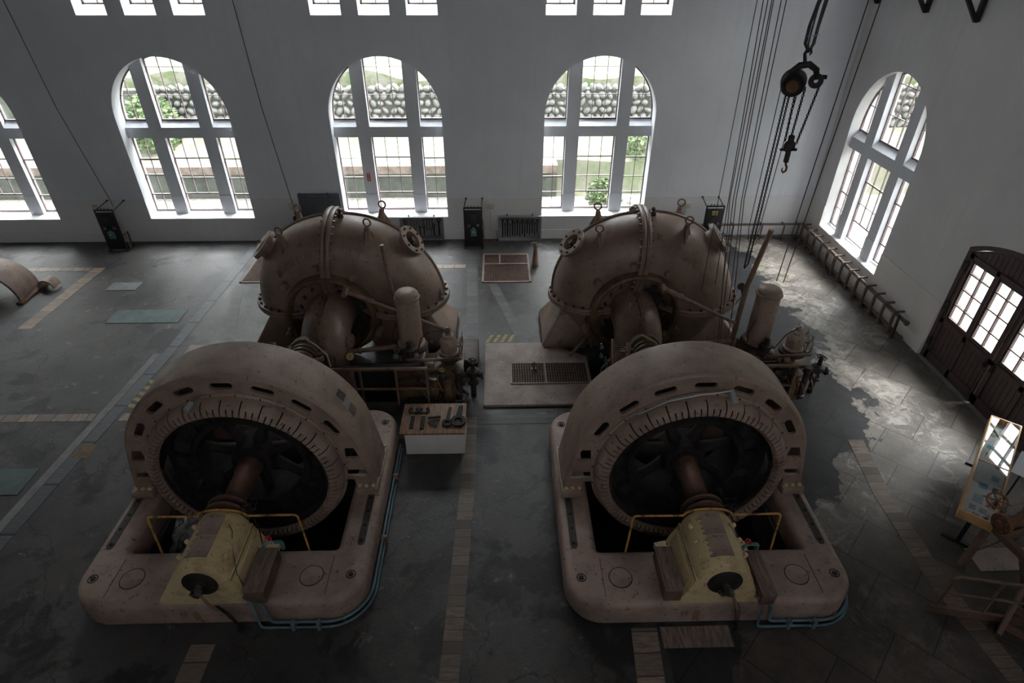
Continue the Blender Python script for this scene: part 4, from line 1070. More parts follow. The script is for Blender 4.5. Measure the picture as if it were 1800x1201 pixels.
# ================================================================ TURBINES
def turbine(xc, label, handle_side, Yc=12.0, gx=0):
    """horizontal-shaft turbine: spiral casing standing on feet, front cover ring and draft elbow going down into the pit"""
    t = thing('turbine', label, 'turbine', (xc, Yc, 0))
    ZA = 1.12
    def rr(th): return .93 - .12 * (th / PI)
    def Ro(th):
        d = math.degrees(th)
        return 2.40 - .0056 * max(0, d) if d <= 90 else 1.896 - .0022 * (d - 90)
    def ctr(th):
        R_ = Ro(th) - rr(th)
        return V((xc + R_ * math.cos(th), Yc, ZA + R_ * math.sin(th)))
    def surf(th, ph, extra=0):
        """ph = 0 outward, pi/2 towards the camera"""
        e = V((math.cos(th), 0, math.sin(th))); r_ = rr(th) + extra
        return ctr(th) + e * r_ * math.cos(ph) + V((0, -1, 0)) * r_ * math.sin(ph)
    def part(name, th0, th1, n, **k):
        b = BM(); rows = []
        for i in range(n + 1):
            th = th0 + (th1 - th0) * i / n
            rows.append([b.verts.new(surf(th, 2 * PI * j / 40)) for j in range(40)])
        for A, B_ in zip(rows, rows[1:]):
            for j in range(40): b.faces.new((A[j], A[(j + 1) % 40], B_[(j + 1) % 40], B_[j]))
        b.faces.new(rows[0]); b.faces.new(rows[-1][::-1])
        return obj(name, b, 'scroll', t, smooth=50, **k)
    TF = math.radians(86)
    part('upper_casing', 0, TF, 30); part('upper_casing', TF, PI, 30)
    # lower casing, hangs below the horizontal flanges and narrows into the feet
    for side in (0, 1):
        b = BM(); rows = []
        th = 0 if side == 0 else PI
        c0 = ctr(th); r0 = rr(th); sx = 1 if side == 0 else -1
        for i in range(9):
            f = i / 8; z = ZA - f * (ZA + .02); sc = 1 - .30 * math.sin(f * PI / 2); cx = c0.x - sx * .22 * f
            rows.append([b.verts.new((cx + r0 * sc * math.cos(2 * PI * j / 32), Yc + r0 * sc * math.sin(2 * PI * j / 32), max(z, 0.0))) for j in range(32)])
        for A, B_ in zip(rows, rows[1:]):
            for j in range(32): b.faces.new((A[j], A[(j + 1) % 32], B_[(j + 1) % 32], B_[j]))
        b.faces.new(rows[0]); b.faces.new(rows[-1][::-1])
        lc = obj('lower_casing', b, 'scroll', t, smooth=50)
    # feet
    for sx, xi, xo in ((-1, -.95, -1.95), (1, 1.25, 2.62)):
        b = BM(); zt = .78
        lo = [(xi, 11.32), (xo, 11.32), (xo, 12.85), (xi, 12.85)]; hi = [(xi, 11.55), (xo * .80, 11.62), (xo * .80, 12.5), (xi, 12.5)]
        v = [b.verts.new((xc + x, y_, 0)) for x, y_ in lo] + [b.verts.new((xc + x, y_, .14)) for x, y_ in lo] + [b.verts.new((xc + x, y_, zt)) for x, y_ in hi]
        for k in (0, 4):
            for i in range(4): b.faces.new((v[k + i], v[k + (i + 1) % 4], v[k + 4 + (i + 1) % 4], v[k + 4 + i]))
        b.faces.new(v[:4]); b.faces.new(v[8:])
        bmesh.ops.bevel(b, geom=b.edges[:], offset=.045, segments=3, profile=.6, affect='EDGES')
        ft = obj('foot', b, 'scroll', t)
        bolt(ft, (xc + xo * .80, 11.36, .17), (0, -.5, 1), .06, .07, 'scroll', 'anchor_nut')
    # horizontal flanges with bolts
    for th, sgn in ((0, 1), (PI, -1)):
        c = ctr(th); r_ = rr(th)
        for name, z0, z1 in (('flange_upper', 0, .06), ('flange_lower', -.075, -.01)):
            b = BM(); lathe(b, [(r_ - .06, z0), (r_ + .11, z0), (r_ + .12, (z0 + z1) / 2), (r_ + .11, z1), (r_ - .06, z1)], c, (0, 0, 1), 56, True); fl = obj(name, b, 'scroll', t)
        for k in range(26):
            a = 2 * PI * k / 26 + .1; bolt(fl, c + V(((r_ + .055) * math.cos(a), (r_ + .055) * math.sin(a), .055)), (0, 0, 1), .032, .045, 'iron', 'flange_bolt')
    # split flange over the crown
    c = ctr(TF); r_ = rr(TF); ax = V((-math.sin(TF), 0, math.cos(TF)))
    for h0, h1 in ((-.10, -.008), (.008, .10)):
        b = BM(); lathe(b, [(r_ - .05, h0), (r_ + .125, h0), (r_ + .14, (h0 + h1) / 2), (r_ + .125, h1), (r_ - .05, h1)], c, ax, 60, True); fl = obj('crown_flange', b, 'scroll', t)
    _, u, w = frame_of(ax)
    for k in range(36):
        a = 2 * PI * k / 36; e = u * math.cos(a) + w * math.sin(a)
        if e.z < -.55: continue
        bolt(fl, c + e * (r_ + .065) - ax * .10, -ax, .028, .05, 'scroll', 'flange_bolt')
        bolt(fl, c + e * (r_ + .065) + ax * .10, ax, .028, .05, 'scroll', 'flange_bolt')
    # rim seam around the back half of the crown
    b = BM(); tube(b, [surf(PI * i / 60, -.12, .02) for i in range(61)], .028, 6); obj('rim_seam', b, 'scroll', t)
    # lifting eyes on three-ribbed lugs
    for d, ph in ((56, .62), (56, -.62), (115, .62), (115, -.62)):
        th = math.radians(d + (4 if ph > 0 else 0)); p = surf(th, ph, -.02); up = V((0.25 * math.cos(th), -.12 if ph > 0 else .12, 1)).normalized()
        b = BM()
        for q in range(3):
            a = q * 2 * PI / 3 + .5; sd = V((math.cos(a), math.sin(a), 0)) * .22 - V((0, 0, .10)) + up * 0
            vs = [b.verts.new(p + up * .24), b.verts.new(p + up * .24 + sd * .12), b.verts.new(p + sd), b.verts.new(p - up * .05)]
            f = b.faces.new(vs); ex = bmesh.ops.extrude_face_region(b, geom=[f]); nrm = sd.cross(up).normalized() * .025
            bmesh.ops.translate(b, verts=[v for v in ex['geom'] if isinstance(v, bmesh.types.BMVert)], vec=nrm)
        lathe(b, [(0, -.1), (.11, -.1), (.075, .1), (.055, .25), (.05, .27), (0, .27)], p, up, 14); lug = obj('lifting_lug', b, 'scroll', t)
        b = BM(); ringtube(b, p + up * .365, (.25, 1, 0), .078, .019, 20, 8); cyl(b, p + up * .24, p + up * .30, .022); obj('lifting_eye', b, 'scroll', lug)
    # inspection ports
    for d, solid in ((38, handle_side != 'right'), (136, handle_side == 'right')):
        th = math.radians(d); p = surf(th, .15, -.06); ax = V((math.cos(th), -.16, math.sin(th))).normalized()
        b = BM(); lathe(b, [(.24, 0), (.24, .14), (.34, .14), (.345, .16), (.34, .20), (.20, .20), (.17, .06), (0, .06)], p, ax, 40); po = obj('port_flange', b, 'scroll', t)
        _, u, w = frame_of(ax)
        for k in range(8):
            a = 2 * PI * k / 8; bolt(po, p + ax * .20 + (u * math.cos(a) + w * math.sin(a)) * .28, ax, .026, .035, 'iron', 'port_bolt')
        if solid:
            b = BM(); lathe(b, [(0, .2), (.33, .2), (.33, .235), (.2, .24), (.18, .26), (0, .26)], p, ax, 36); ringtube(b, p + ax * .30, u, .04, .012, 12, 6); obj('port_cover', b, 'scroll', po)
        else:
            b = BM(); cyl(b, p + ax * .06, p + ax * .22, .07, .06, 12)
            for k in range(4):
                a = PI / 2 * k; box(b, p + ax * .12 + (u * math.cos(a) + w * math.sin(a)) * .09, (.05, .05, .05))
            obj('port_inside', b, 'iron', po)
    # oil cup near the crown flange
    p = surf(math.radians(80), .1); b = BM(); lathe(b, [(0, 0), (.07, 0), (.06, .08), (.03, .09), (.045, .14), (.02, .18), (0, .18)], p, (0, 0, 1), 14); obj('air_valve', b, 'iron', t)
    # front cover: collar, deep ring with dark inside
    yf = 10.98
    b = BM(); lathe(b, [(1.10, .34), (1.00, .22), (.96, .10), (.965, .02), (.95, -.02), (.90, -.035), (.86, -.01), (.845, .06), (.80, .45), (.0, .45)], (xc + .03, yf, ZA), (0, 1, 0), 72)
    ring = obj('cover_ring', b, 'ochre', t, label='oily ochre-brown front ring')
    b = BM(); lathe(b, [(0, 0), (.80, 0), (.78, -.02), (.0, -.02)], (xc + .03, yf + .44, ZA), (0, 1, 0), 48); obj('cover_plate', b, 'dark', ring)
    for k in range(16):
        a = 2 * PI * k / 16 + .15; e = V((math.cos(a), 0, math.sin(a)))
        b = BM(); q = V((xc + .03, yf + .36, ZA)) + e * .68; cyl(b, q, q + V((0, -.14, 0)), .045, .035, 10); tg = V((-e.z, 0, e.x)); box(b, q + tg * .05 + V((0, -.10, 0)), (.12, .03, .04), Matrix.Rotation(-a, 3, 'Y')); obj('guide_lever', b, 'iron', ring)
    for k in range(10):
        a = 2 * PI * k / 10 + .1; e = V((math.cos(a), 0, math.sin(a)))
        bolt(ring, V((xc + .03, yf + .42, ZA)) + e * .58, (0, -1, 0), .03, .04, 'ochre', 'cover_bolt')
    # big stud covers around the ring
    for d in (140, 97, 56, -27, 208):
        a = math.radians(d); q = V((xc + 1.10 * math.cos(a), 11.32, ZA + 1.10 * math.sin(a)))
        b = BM(); lathe(b, [(0, 0), (.11, 0), (.085, .14), (.078, .30), (.06, .32), (0, .32)], q, (0, -1, .1), 18); obj('stud_cover', b, 'scroll', t)
    # draft elbow: from the cover towards the camera, then down
    b = BM(); r_e = .50; yv = 10.28
    path = [V((xc, 11.35, ZA - .03)), V((xc, 11.0, ZA - .03))]
    R_ = .66
    for i in range(13):
        a = PI / 2 * i / 12; path.append(V((xc, yv + R_ - R_ * math.sin(a), ZA - .03 - R_ + R_ * math.cos(a))))
    path += [V((xc, yv, 0.1)), V((xc, yv, -2.3))]
    tube(b, path, r_e, 36); el = obj('draft_elbow', b, 'scroll', t, smooth=60)
    # seam flange along the elbow crown
    b = BM(); seam = []
    for p, q in zip(path[1:14], path[2:15]):
        tg = (q - p).normalized(); nrm = V((0, tg.z, -tg.y)); nrm = nrm if nrm.y < 0 or nrm.z > 0 else -nrm
        seam.append(p + nrm * (r_e + .01))
    rows = []
    for p, q, r2 in zip(seam, seam[1:] + [seam[-1] + (seam[-1] - seam[-2])], seam):
        tg = (q - p).normalized(); nrm = V((0, tg.z, -tg.y)); nrm = nrm if nrm.z > 0 or nrm.y < 0 else -nrm
        rows.append([b.verts.new(p + V((sx, 0, 0)) + nrm * h) for sx, h in ((-.035, -.02), (-.035, .07), (.035, .07), (.035, -.02))])
    for A, B_ in zip(rows, rows[1:]):
        for k in range(4): b.faces.new((A[k], A[(k + 1) % 4], B_[(k + 1) % 4], B_[k]))
    b.faces.new(rows[0]); b.faces.new(rows[-1][::-1]); sm = obj('elbow_seam', b, 'ochre' , el)
    for p in seam[::2]: bolt(sm, p + V((-.055, 0, .03)), (-1, 0, 0), .02, .03, 'iron', 'seam_bolt')
    # hooks and side hand-hole
    for s in (-1, 1):
        q = V((xc + s * .22, 10.72, ZA + .34)); b = BM(); cyl(b, q, q + V((0, -.06, .06)), .035, .025, 10); ringtube(b, q + V((0, -.07, .13)), (1, .4, 0), .035, .01, 14, 6); obj('eye_hook', b, 'scroll', el)
    q = V((xc + .46, 10.42, .90)); ax = V((1, -.25, .05)).normalized()
    b = BM(); lathe(b, [(0, 0), (.13, 0), (.13, .05), (.165, .05), (.165, .085), (0, .085)], q, ax, 28); _, u, w = frame_of(ax)
    for k in range(6):
        a = k * PI / 3; e = u * math.cos(a) + w * math.sin(a); cyl(b, q + ax * .08 + e * .12, q + ax * .11 + e * .12, .018)
    ringtube(b, q + ax * .13, u, .035, .01, 14, 6); obj('hand_hole', b, 'scroll', el)
    # stuffing gland towards the generator
    b = BM(); lathe(b, [(.0, -.1), (.30, -.1), (.30, .02), (.24, .05), (.24, .10), (.27, .11), (.27, .16), (.24, .17), (.24, .22), (.27, .23), (.27, .28), (.24, .29), (.24, .34), (.27, .35), (.28, .42), (.20, .44), (.19, .50), (0, .50)], (xc + gx, 9.86, 1.04), (0, -1, 0), 32)
    gl = obj('stuffing_gland', b, 'ochre', t, label='ribbed oily ochre gland')
    for s in (-1, 1):
        for yy in (9.50, 9.72):
            b = BM(); cyl(b, (xc + gx + s * .24, yy, 1.08), (xc + gx + s * .42, yy, 1.10), .04, .05, 10); box(b, (xc + gx + s * .42, yy, 1.10), (.05, .10, .10), None, .01); obj('gland_nut', b, 'mach', gl)
    b = BM(); cyl(b, (xc + gx, 9.40, 1.06), (xc + gx, 7.9, 1.07), .165, .165, 24); lathe(b, [(.16, -.12), (.34, -.12), (.34, .12), (.16, .12)], (xc + gx, 8.75, 1.065), (0, 1, 0), 30, True); obj('turbine_shaft', b, 'shaft', t)
    if gx:
        b = BM(); lathe(b, [(0, -.02), (.36, -.02), (.40, .04), (.40, .10), (.34, .14), (.31, .30), (0, .30)], (xc + gx, 9.93, .92), (0, -1, 0), 28); obj('gland_housing', b, 'ochre', gl)
    b = BM(); span(b, (xc - .35, 9.52, .0), (xc - .22, 9.80, .95)); span(b, (xc + .22, 9.52, .0), (xc + .35, 9.80, .95)); span(b, (xc - .5, 9.3, -.0), (xc + .5, 9.5, .20)) ; obj('gland_bracket', b, 'ochre', t)
    return t, surf, el, gl
T1, surf1, EL1, GL1 = turbine(-3.68, 'large brown spiral turbine on the left, hatch cover closed on its left shoulder', 'right', gx=-.22)
T2, surf2, EL2, GL2 = turbine(2.92, 'large brown spiral turbine on the right, hoisting chains hang over its right shoulder', 'left')

# raised cast lettering around both casings
def lettering(t, surf, chars, mat='scroll'):
    for ch, d, ph, size in chars:
        cu = bpy.data.curves.new('tmpc', 'FONT'); cu.body = ch; cu.size = size; cu.extrude = .012; cu.align_x = 'CENTER'; cu.align_y = 'CENTER'
        o = bpy.data.objects.new('tmpc', cu); me = bpy.data.meshes.new_from_object(o)
        bpy.data.objects.remove(o); bpy.data.curves.remove(cu)
        if len(me.vertices) == 0: continue
        th = math.radians(d); p = surf(th, ph, .004); n = (p - surf(th, ph, -.3)).normalized()
        e = V((math.cos(th), 0, math.sin(th))); up = (e - n * e.dot(n)).normalized(); rt = up.cross(n)
        bb = BM(); bb.from_mesh(me); bpy.data.meshes.remove(me)
        bmesh.ops.transform(bb, matrix=basis(p, rt, up, n), verts=bb.verts); obj('cast_character', bb, mat, t, smooth=30)
    p = surf(math.radians(42), 1.12, .006); n = (p - surf(math.radians(42), 1.12, -.3)).normalized()
    b = BM(); ringtube(b, p, n, .095, .011, 24, 6); ringtube(b, p, n, .055, .009, 20, 6)
    _, u, w = frame_of(n); cyl(b, p - u * .09, p + u * .09, .009, .009, 6)
    obj('cast_emblem', b, mat, t, smooth=30)
row = list(zip('株式會社電', (134, 126, 118, 110, 101))) + list(zip('業社原動機', (76, 70, 64, 57, 50)))
chars = [(c, d, 1.12, .17) for c, d in row] + [('大', 104, .80, .15), ('正', 76, .80, .15)]
lettering(T1, surf1, chars); lettering(T2, surf2, chars)
for T_, xc, d in ((T2, 2.92, 0), (T1, -3.68, 1)):
    # regulating rod from the cover ring down to the governor
    p0 = V((xc + .52, 10.86, 1.83)); p1 = V((xc + 2.02, 10.50, 1.20)) if d == 0 else V((xc + 2.6, 10.62, .98))
    b = BM(); cyl(b, p0 + V((-.04, .05, .03)), p0 + V((-.04, -.15, .0)), .075, .06, 14); cyl(b, p0, p0 + (p1 - p0) * .22, .055, .055, 12); cyl(b, p0 + (p1 - p0) * .22, p1, .038, .038, 12); cyl(b, p0 + (p1 - p0) * .2, p0 + (p1 - p0) * .25, .065, .065, 12)
    obj('regulating_rod', b, 'rustpipe', T_)
    b = BM(); cyl(b, (xc + .48, 10.25, .74), (xc + 2.0, 10.45, .78), .05, .05, 12)
    for f in (.15, .6): q = V((xc + .48, 10.25, .74)).lerp(V((xc + 2.0, 10.45, .78)), f); cyl(b, q, q + V((.05, .006, .001)), .075, .075, 12)
    obj('drain_pipe', b, 'rustpipe', T_)
# gauge on the left elbow and thick cable
t = thing('pressure_gauge', 'dark round pressure gauge with a cream dial beside the left turbine elbow', 'gauge', (-3.0, 9.7, .85))
b = BM(); lathe(b, [(0, -.05), (.085, -.05), (.095, 0), (.095, .03), (.08, .035), (0, .03)], (-3.0, 9.70, 1.02), (.35, -1, .5), 24); cyl(b, (-3.0, 9.72, .80), (-3.0, 9.71, .95), .03); obj('gauge_body', b, 'rubber', t)
b = BM(); lathe(b, [(0, .031), (.078, .031), (.078, .036), (0, .036)], (-3.0, 9.70, 1.02), (.35, -1, .5), 24); obj('dial', b, 'yelp', t)
b = BM(); d_, u_, w_ = frame_of((.35, -1, .5)); cyl(b, V((-3.0, 9.7, 1.02)) + d_ * .038, V((-3.0, 9.7, 1.02)) + d_ * .038 + V((.02, 0, .06)), .005); obj('needle', b, 'rubber', t)
b = BM(); tube(b, [(-4.3, 9.55, .55), (-3.9, 9.48, .95), (-3.4, 9.46, .90), (-2.4, 9.46, .93), (-1.6, 9.5, .95)], .045, 8); obj('sagging_cable', b, 'rubber', None, 'thick dark hose running along the top of the left pit railing', 'hose')
for s_, xc in (('left', -3.68), ('right', 2.92)):
    b = BM(); tube(b, [(xc - .12, 9.84, 1.36), (xc - .10, 9.70, 1.44), (xc + .10, 9.60, 1.36), (xc + .30, 9.52, 1.18), (xc + .34, 9.46, .95)], .018, 7); obj('oil_pipe', b, 'yellow', GL1 if s_ == 'left' else GL2)

# ================================================================ GOVERNORS beside the turbines
def governor(label, tx, cx, side):
    """pressure tank, oil-stained table of cylinders, valves and levers, tall relief valve with a hand wheel"""
    g = thing('governor', label, 'governor', (tx + .3, 10.1, 0))
    ty = 10.35
    # cast base and frame
    b = BM(); span(b, (tx - .32, 9.85, 0), (tx + .30, 10.60, .78), .03); obj('oil_sump', b, 'ochre', g)
    b = BM(); span(b, (tx + .30, 9.70, .58), (cx + .28, 10.30, .66), .015); span(b, (cx - .25, 9.75, 0), (cx + .22, 10.25, .58), .04); obj('cast_base', b, 'ochre', g)
    b = BM(); lathe(b, [(0, 0), (.29, 0), (.29, .05), (.24, .08), (.235, 1.10), (.25, 1.11), (.25, 1.15), (.235, 1.16), (.23, 1.22), (.18, 1.27), (.09, 1.29), (0, 1.295)], (tx, ty, .86), (0, 0, 1), 40)
    tk = obj('pressure_tank', b, 'mach', g, smooth=40)
    for k in range(26): a = 2 * PI * k / 26; bolt(tk, (tx + .247 * math.cos(a), ty + .247 * math.sin(a), 1.99), (math.cos(a), math.sin(a), 0), .014, .02, 'mach', 'rivet')
    b = BM(); lathe(b, [(0, 0), (.33, 0), (.33, .05), (.26, .08), (0, .08)], (tx, ty, .78), (0, 0, 1), 32); obj('tank_foot', b, 'iron', tk)
    # valve block at the tank foot
    b = BM(); lathe(b, [(0, 0), (.17, 0), (.17, .05), (.10, .08), (.09, .16), (.12, .18), (.12, .22), (.06, .24), (.05, .34), (.07, .36), (0, .40)], (tx + .02, ty - .42, .80), (0, 0, 1), 20); cyl(b, (tx - .12, ty - .42, .98), (tx + .16, ty - .42, .98), .045)
    obj('pilot_valve', b, 'iron', g)
    # tall relief cone
    b = BM(); lathe(b, [(0, 0), (.20, 0), (.20, .04), (.17, .06), (.17, .22), (.185, .24), (.18, .28), (.12, .36), (.11, .38), (.115, .42), (.07, .45), (.065, .52), (.04, .53), (.04, .60), (0, .61)], (cx, 9.95, .92), (0, 0, 1), 28); cn = obj('regulator_head', b, 'mach', g)
    b = BM(); lathe(b, [(0, 0), (.27, 0), (.27, .05), (.2, .06), (.2, .10), (0, .1)], (cx, 9.95, .83), (0, 0, 1), 28); lathe(b, [(.0, 0), (.12, 0), (.12, .85), (0, .85)], (cx, 9.95, -.02), (0, 0, 1), 20); obj('head_flange', b, 'iron', g)
    handwheel('hand_wheel', (cx + .25, 9.90, 1.10), (1, -.1, 0), .21, 'rustpipe', g, 5, .013, .16, True)
    # body cylinders below
    for k, (x_, y_, r_, z0, z1, m_) in enumerate(((cx - .02, 9.56, .11, .0, .62, 'ochre'), (cx - .30, 9.60, .08, 0, .55, 'ochre'), (cx + .20, 9.52, .06, .0, .75, 'iron'), (cx - .55, 9.72, .07, 0, .6, 'ochre'))):
        b = BM(); lathe(b, [(0, 0), (r_ * 1.5, 0), (r_ * 1.5, .05), (r_, .06), (r_, z1 - z0 - .08), (r_ * 1.3, z1 - z0 - .07), (r_ * 1.3, z1 - z0), (0, z1 - z0)], (x_, y_, z0), (0, 0, 1), 20); obj('cylinder', b, m_, g)
    # lever beam and box
    b = BM(); box(b, ((tx + cx) / 2 + .1, 9.72, .90), (abs(cx - tx) + .35, .05, .06), Matrix.Rotation(-.04, 3, 'Y'), .01); box(b, ((tx + cx) / 2 + .05, 9.64, .84), (.14, .12, .12), None, .015)
    obj('lever_beam', b, 'rustpipe', g)
    b = BM(); box(b, (tx - .02, 9.72, .70), (.40, .03, .26), Matrix.Rotation(.55, 3, 'X')); obj('sheet_cover', b, 'steel', g)
    # small valve cluster, pipes
    b = BM()
    for k in range(5):
        x_ = tx + .25 + k * .16; z_ = .35 + .1 * (k % 3); tube(b, fillet([(x_, 9.60, z_), (x_ + .02, 9.45, z_), (x_ + .10, 9.45, z_ - .25), (x_ + .10, 9.6, z_ - .30)], .06), .022, 6)
    tube(b, fillet([(tx - .2, 9.7, .3), (tx - .2, 9.58, .3), (cx + .1, 9.5, .3), (cx + .1, 9.5, .05)], .08), .03, 8)
    obj('oil_pipes', b, 'rust', g)
    for k, (x_, z_) in enumerate(((cx - .12, .66), (cx + .30, .55), (tx + .32, .52))):
        b = BM(); bmesh.ops.create_uvsphere(b, u_segments=14, v_segments=8, radius=.065, matrix=Matrix.Translation((x_, 9.50, z_))); cyl(b, (x_, 9.50, z_ - .12), (x_, 9.50, z_ + .14), .028); cyl(b, (x_ - .09, 9.5, z_), (x_ + .09, 9.5, z_), .035)
        vb = obj('cock', b, 'iron', g)
        handwheel('cock_wheel', (x_, 9.5, z_ + .15), (0, -.3, 1), .05, 'yelp' if k == 0 else 'iron', vb, 4, .008, .03)
    # thin copper lines and cable loops
    b = BM(); tube(b, [(tx + .18, 9.9, .95), (tx + .28, 9.8, 1.35), (tx + .45, 9.75, 1.55), (cx - .05, 9.85, 1.52), (cx, 9.9, 1.42)], .011, 6); tube(b, [(tx - .26, 10.2, .9), (tx - .34, 10.1, 1.2), (tx - .24, 10.15, 1.5)], .010, 6)
    tube(b, [(tx - .3, 10.1, .9), (tx, 9.62, .92), (cx, 9.6, .98), (cx + .2, 9.7, .9)], .012, 6); obj('tubing', b, 'rubber', g)
    # belt pulleys in the pit
    b = BM(); lathe(b, [(.05, -.05), (.27, -.05), (.30, -.06), (.30, .06), (.27, .05), (.05, .05)], (tx - .02, 9.70, .12), (0, 1, 0), 36, True)
    for k in range(5):
        a = 2 * PI * k / 5; cyl(b, (tx - .02, 9.70, .12), (tx - .02 + .27 * math.cos(a), 9.70, .12 + .27 * math.sin(a)), .03)
    cyl(b, (tx - .02, 9.6, .12), (tx - .02, 9.85, .12), .05); obj('belt_pulley', b, 'ochre', g)
    # outboard valve with four-legged stem
    b = BM(); x_ = cx + .48; lathe(b, [(0, 0), (.12, 0), (.12, .05), (.07, .08), (.09, .25), (.13, .27), (.13, .32), (.05, .36), (.04, .5), (0, .5)], (x_, 9.66, .35), (0, 0, 1), 16); cyl(b, (x_ - .28, 9.66, .55), (x_ + .16, 9.66, .55), .05); cyl(b, (x_ + .16, 9.66, .55), (x_ + .20, 9.66, .55), .09)
    cyl(b, (x_, 9.66, 0), (x_, 9.66, .35), .06); obj('relief_valve', b, 'dark', g)
    handwheel('valve_wheel', (x_, 9.66, .90), (.2, 0, 1), .09, 'dark', g, 5, .012, .1, True)
    return g
GV1 = governor('oil stained governor with a cream tank beside the left turbine', -1.86, -1.05, 0)
GV2 = governor('oil stained governor with a flaking cream tank, right of the right turbine', 5.42, 6.02, 1)
for GV, cx in ((GV1, -1.05), (GV2, 6.02)):
    b = BM(); lathe(b, [(0, 0), (.045, 0), (.055, .03), (.045, .05), (0, .05)], (cx, 9.93, 1.47), (.1, -1, .5), 16); obj('small_gauge', b, 'white' if GV is GV2 else 'iron', GV)
b = BM(); lathe(b, [(.15, 0), (.17, .02), (.20, .06), (.19, .07), (.16, .05)], (-.86, 9.58, .03), (0, 0, 1), 24, True); obj('grease_tray', b, 'grease', GV1, label='wet shiny rim')
# patches of flaked paint on the right tank
b = BM()
for a_, z_, r_ in ((-1.35, 1.72, .045), (-1.30, 1.30, .04), (-1.0, 1.5, .02)):
    vs = [b.verts.new((5.42 + .238 * math.cos(a_ + r_ / .24 * math.cos(q)), 10.35 + .238 * math.sin(a_ + r_ / .24 * math.cos(q)), z_ + r_ * math.sin(q) * (1 + .3 * math.sin(3 * q)))) for q in [2 * PI * i / 9 for i in range(9)]]
    b.faces.new(vs)
obj('bare_patch', b, 'grey', GV2, label='grey flaked spots', recalc=False)
# tall pipes standing beside the governors
b = BM(); tube(b, [(5.02, 10.62, 0), (5.05, 10.62, 2.0), (5.22, 10.56, 3.28)], .052, 14); obj('vent_pipe', b, 'rustpipe', None, 'tall brown pipe standing left of the tank of the right governor', 'pipe')
b = BM(); tube(b, [(-2.22, 11.0, 0), (-2.25, 11.0, 1.6), (-2.36, 11.0, 2.82)], .042, 14); obj('vent_pipe', b, 'rustpipe', None, 'thin tall pipe standing left of the tank of the left governor', 'pipe')
# disc valve heads on the right flange of both turbines
for s_, xc, yv, m_ in (('left', -1.40, 11.75, 'iron'), ('right', 5.40, 11.6, 'dark')):
    if s_ == 'left':
        t = thing('bypass_valve', 'small valve with an upright hand wheel on the right edge of the left turbine', 'valve', (xc, yv, 1.0))
        b = BM(); cyl(b, (xc - .12, yv, 1.22), (xc + .06, yv, 1.22), .03); cyl(b, (xc - .02, yv, 1.0), (xc - .02, yv, 1.3), .02); obj('valve_body', b, 'steel', t)
        handwheel('hand_wheel', (xc + .06, yv, 1.24), (1, 0, 0), .12, 'iron', t, 5, .012, .05)
    else:
        t = thing('float_switch', 'pair of dark discs on a bent arm at the right edge of the right turbine', 'switch', (xc, yv, 1.0))
        b = BM(); tube(b, [(xc - .05, yv, .98), (xc, yv, 1.1), (xc + .06, yv, 1.2), (xc + .02, yv, 1.4)], .012, 6); obj('arm', b, 'iron', t)
        for dx, dz in ((-.03, .42), (.08, .30)):
            b = BM(); lathe(b, [(0, 0), (.085, 0), (.085, .035), (0, .035)], (xc + dx, yv, 1.05 + dz), (.3, -1, .2), 20); obj('disc', b, 'dark', t)
# ---------------------------------------------------------------- pit railings
def bar(b, p, q, s): 
    d, u, w = frame_of(V(q) - V(p)); m = basis((V(p) + V(q)) / 2, d, u, w); r = bmesh.ops.create_cube(b, size=1, matrix=m @ Matrix.Diagonal(((V(q) - V(p)).length, s, s, 1)))
def railing(label, x0, x1, posts, y, z=.92, mids=(.42,), name='pit_railing'):
    t = thing(name, label, 'railing', ((x0 + x1) / 2, y, 0))
    b = BM(); bar(b, (x0, y, z), (x1, y, z), .05); obj('top_rail', b, 'rustpipe', t)
    for m_ in mids: b = BM(); bar(b, (x0, y, m_), (x1, y, m_), .035); obj('mid_rail', b, 'rustpipe', t)
    for p in posts: b = BM(); bar(b, (p, y, 0), (p, y, z), .04); obj('post', b, 'rustpipe', t)
    return t
railing('pinkish steel railing in front of the pit of the left turbine', -3.6, -1.45, (-3.5, -2.78, -2.08, -1.47), 9.40)
railing('pinkish steel railing in front of the pit of the right turbine', 3.9, 5.90, (4.0, 4.75, 5.88), 9.36)
for s_, xc in (('left', -3.68), ('right', 2.92)):
    t = thing('instrument_stand', 'narrow flat-bar stand left of the shaft of the %s turbine' % s_, 'stand', (xc - .62, 9.5, 0))
    for (x_, y0, y1, zt) in ((xc - .78, 9.25, 9.70, 1.35), (xc - .48, 9.25, 9.65, 1.30)):
        b = BM(); box(b, (x_ + .06, (y0 + y1) / 2, zt - .15), (.05, y1 - y0 + .1, .10), Matrix.Rotation(.9, 3, 'X'), .008); obj('flat_bar', b, 'bed', t)
        b = BM(); bar(b, (x_ + .02, y0 + .05, 0), (x_ + .06, y0 + .1, zt - .3), .03); bar(b, (x_ + .06, y1 - .1, 0), (x_ + .06, y1 - .05, zt), .03); obj('leg', b, 'rustpipe', t)
    for k in range(3):
        b = BM(); bar(b, (xc - .70, 9.55, 1.18 + .04 * k), (xc - .42, 9.5 + .08 * k, 1.22), .012); obj('tie_rod', b, 'steel', t)
    b = BM(); bar(b, (xc - 1.0, 9.25, 0), (xc - .95, 9.3, .95), .03); bar(b, (xc - .95, 9.3, .95), (xc - .75, 9.55, 1.0), .03); bar(b, (xc - .95, 9.25, .25), (xc - .5, 9.25, .28), .03); obj('side_frame', b, 'rustpipe', t)
    if s_ == 'right':
        for k, (dx, dy, z) in enumerate(((-.92, 9.62, 1.20), (-.93, 9.52, 1.05), (-.84, 9.48, .98), (-.82, 9.38, .88))):
            b = BM(); lathe(b, [(0, 0), (.035, 0), (.04, .04), (.02, .07), (.015, .12), (0, .12)], (xc + dx, dy, z), (-.2, 0, 1), 12); obj('oil_cup', b, 'teal', t)
    else:
        pass
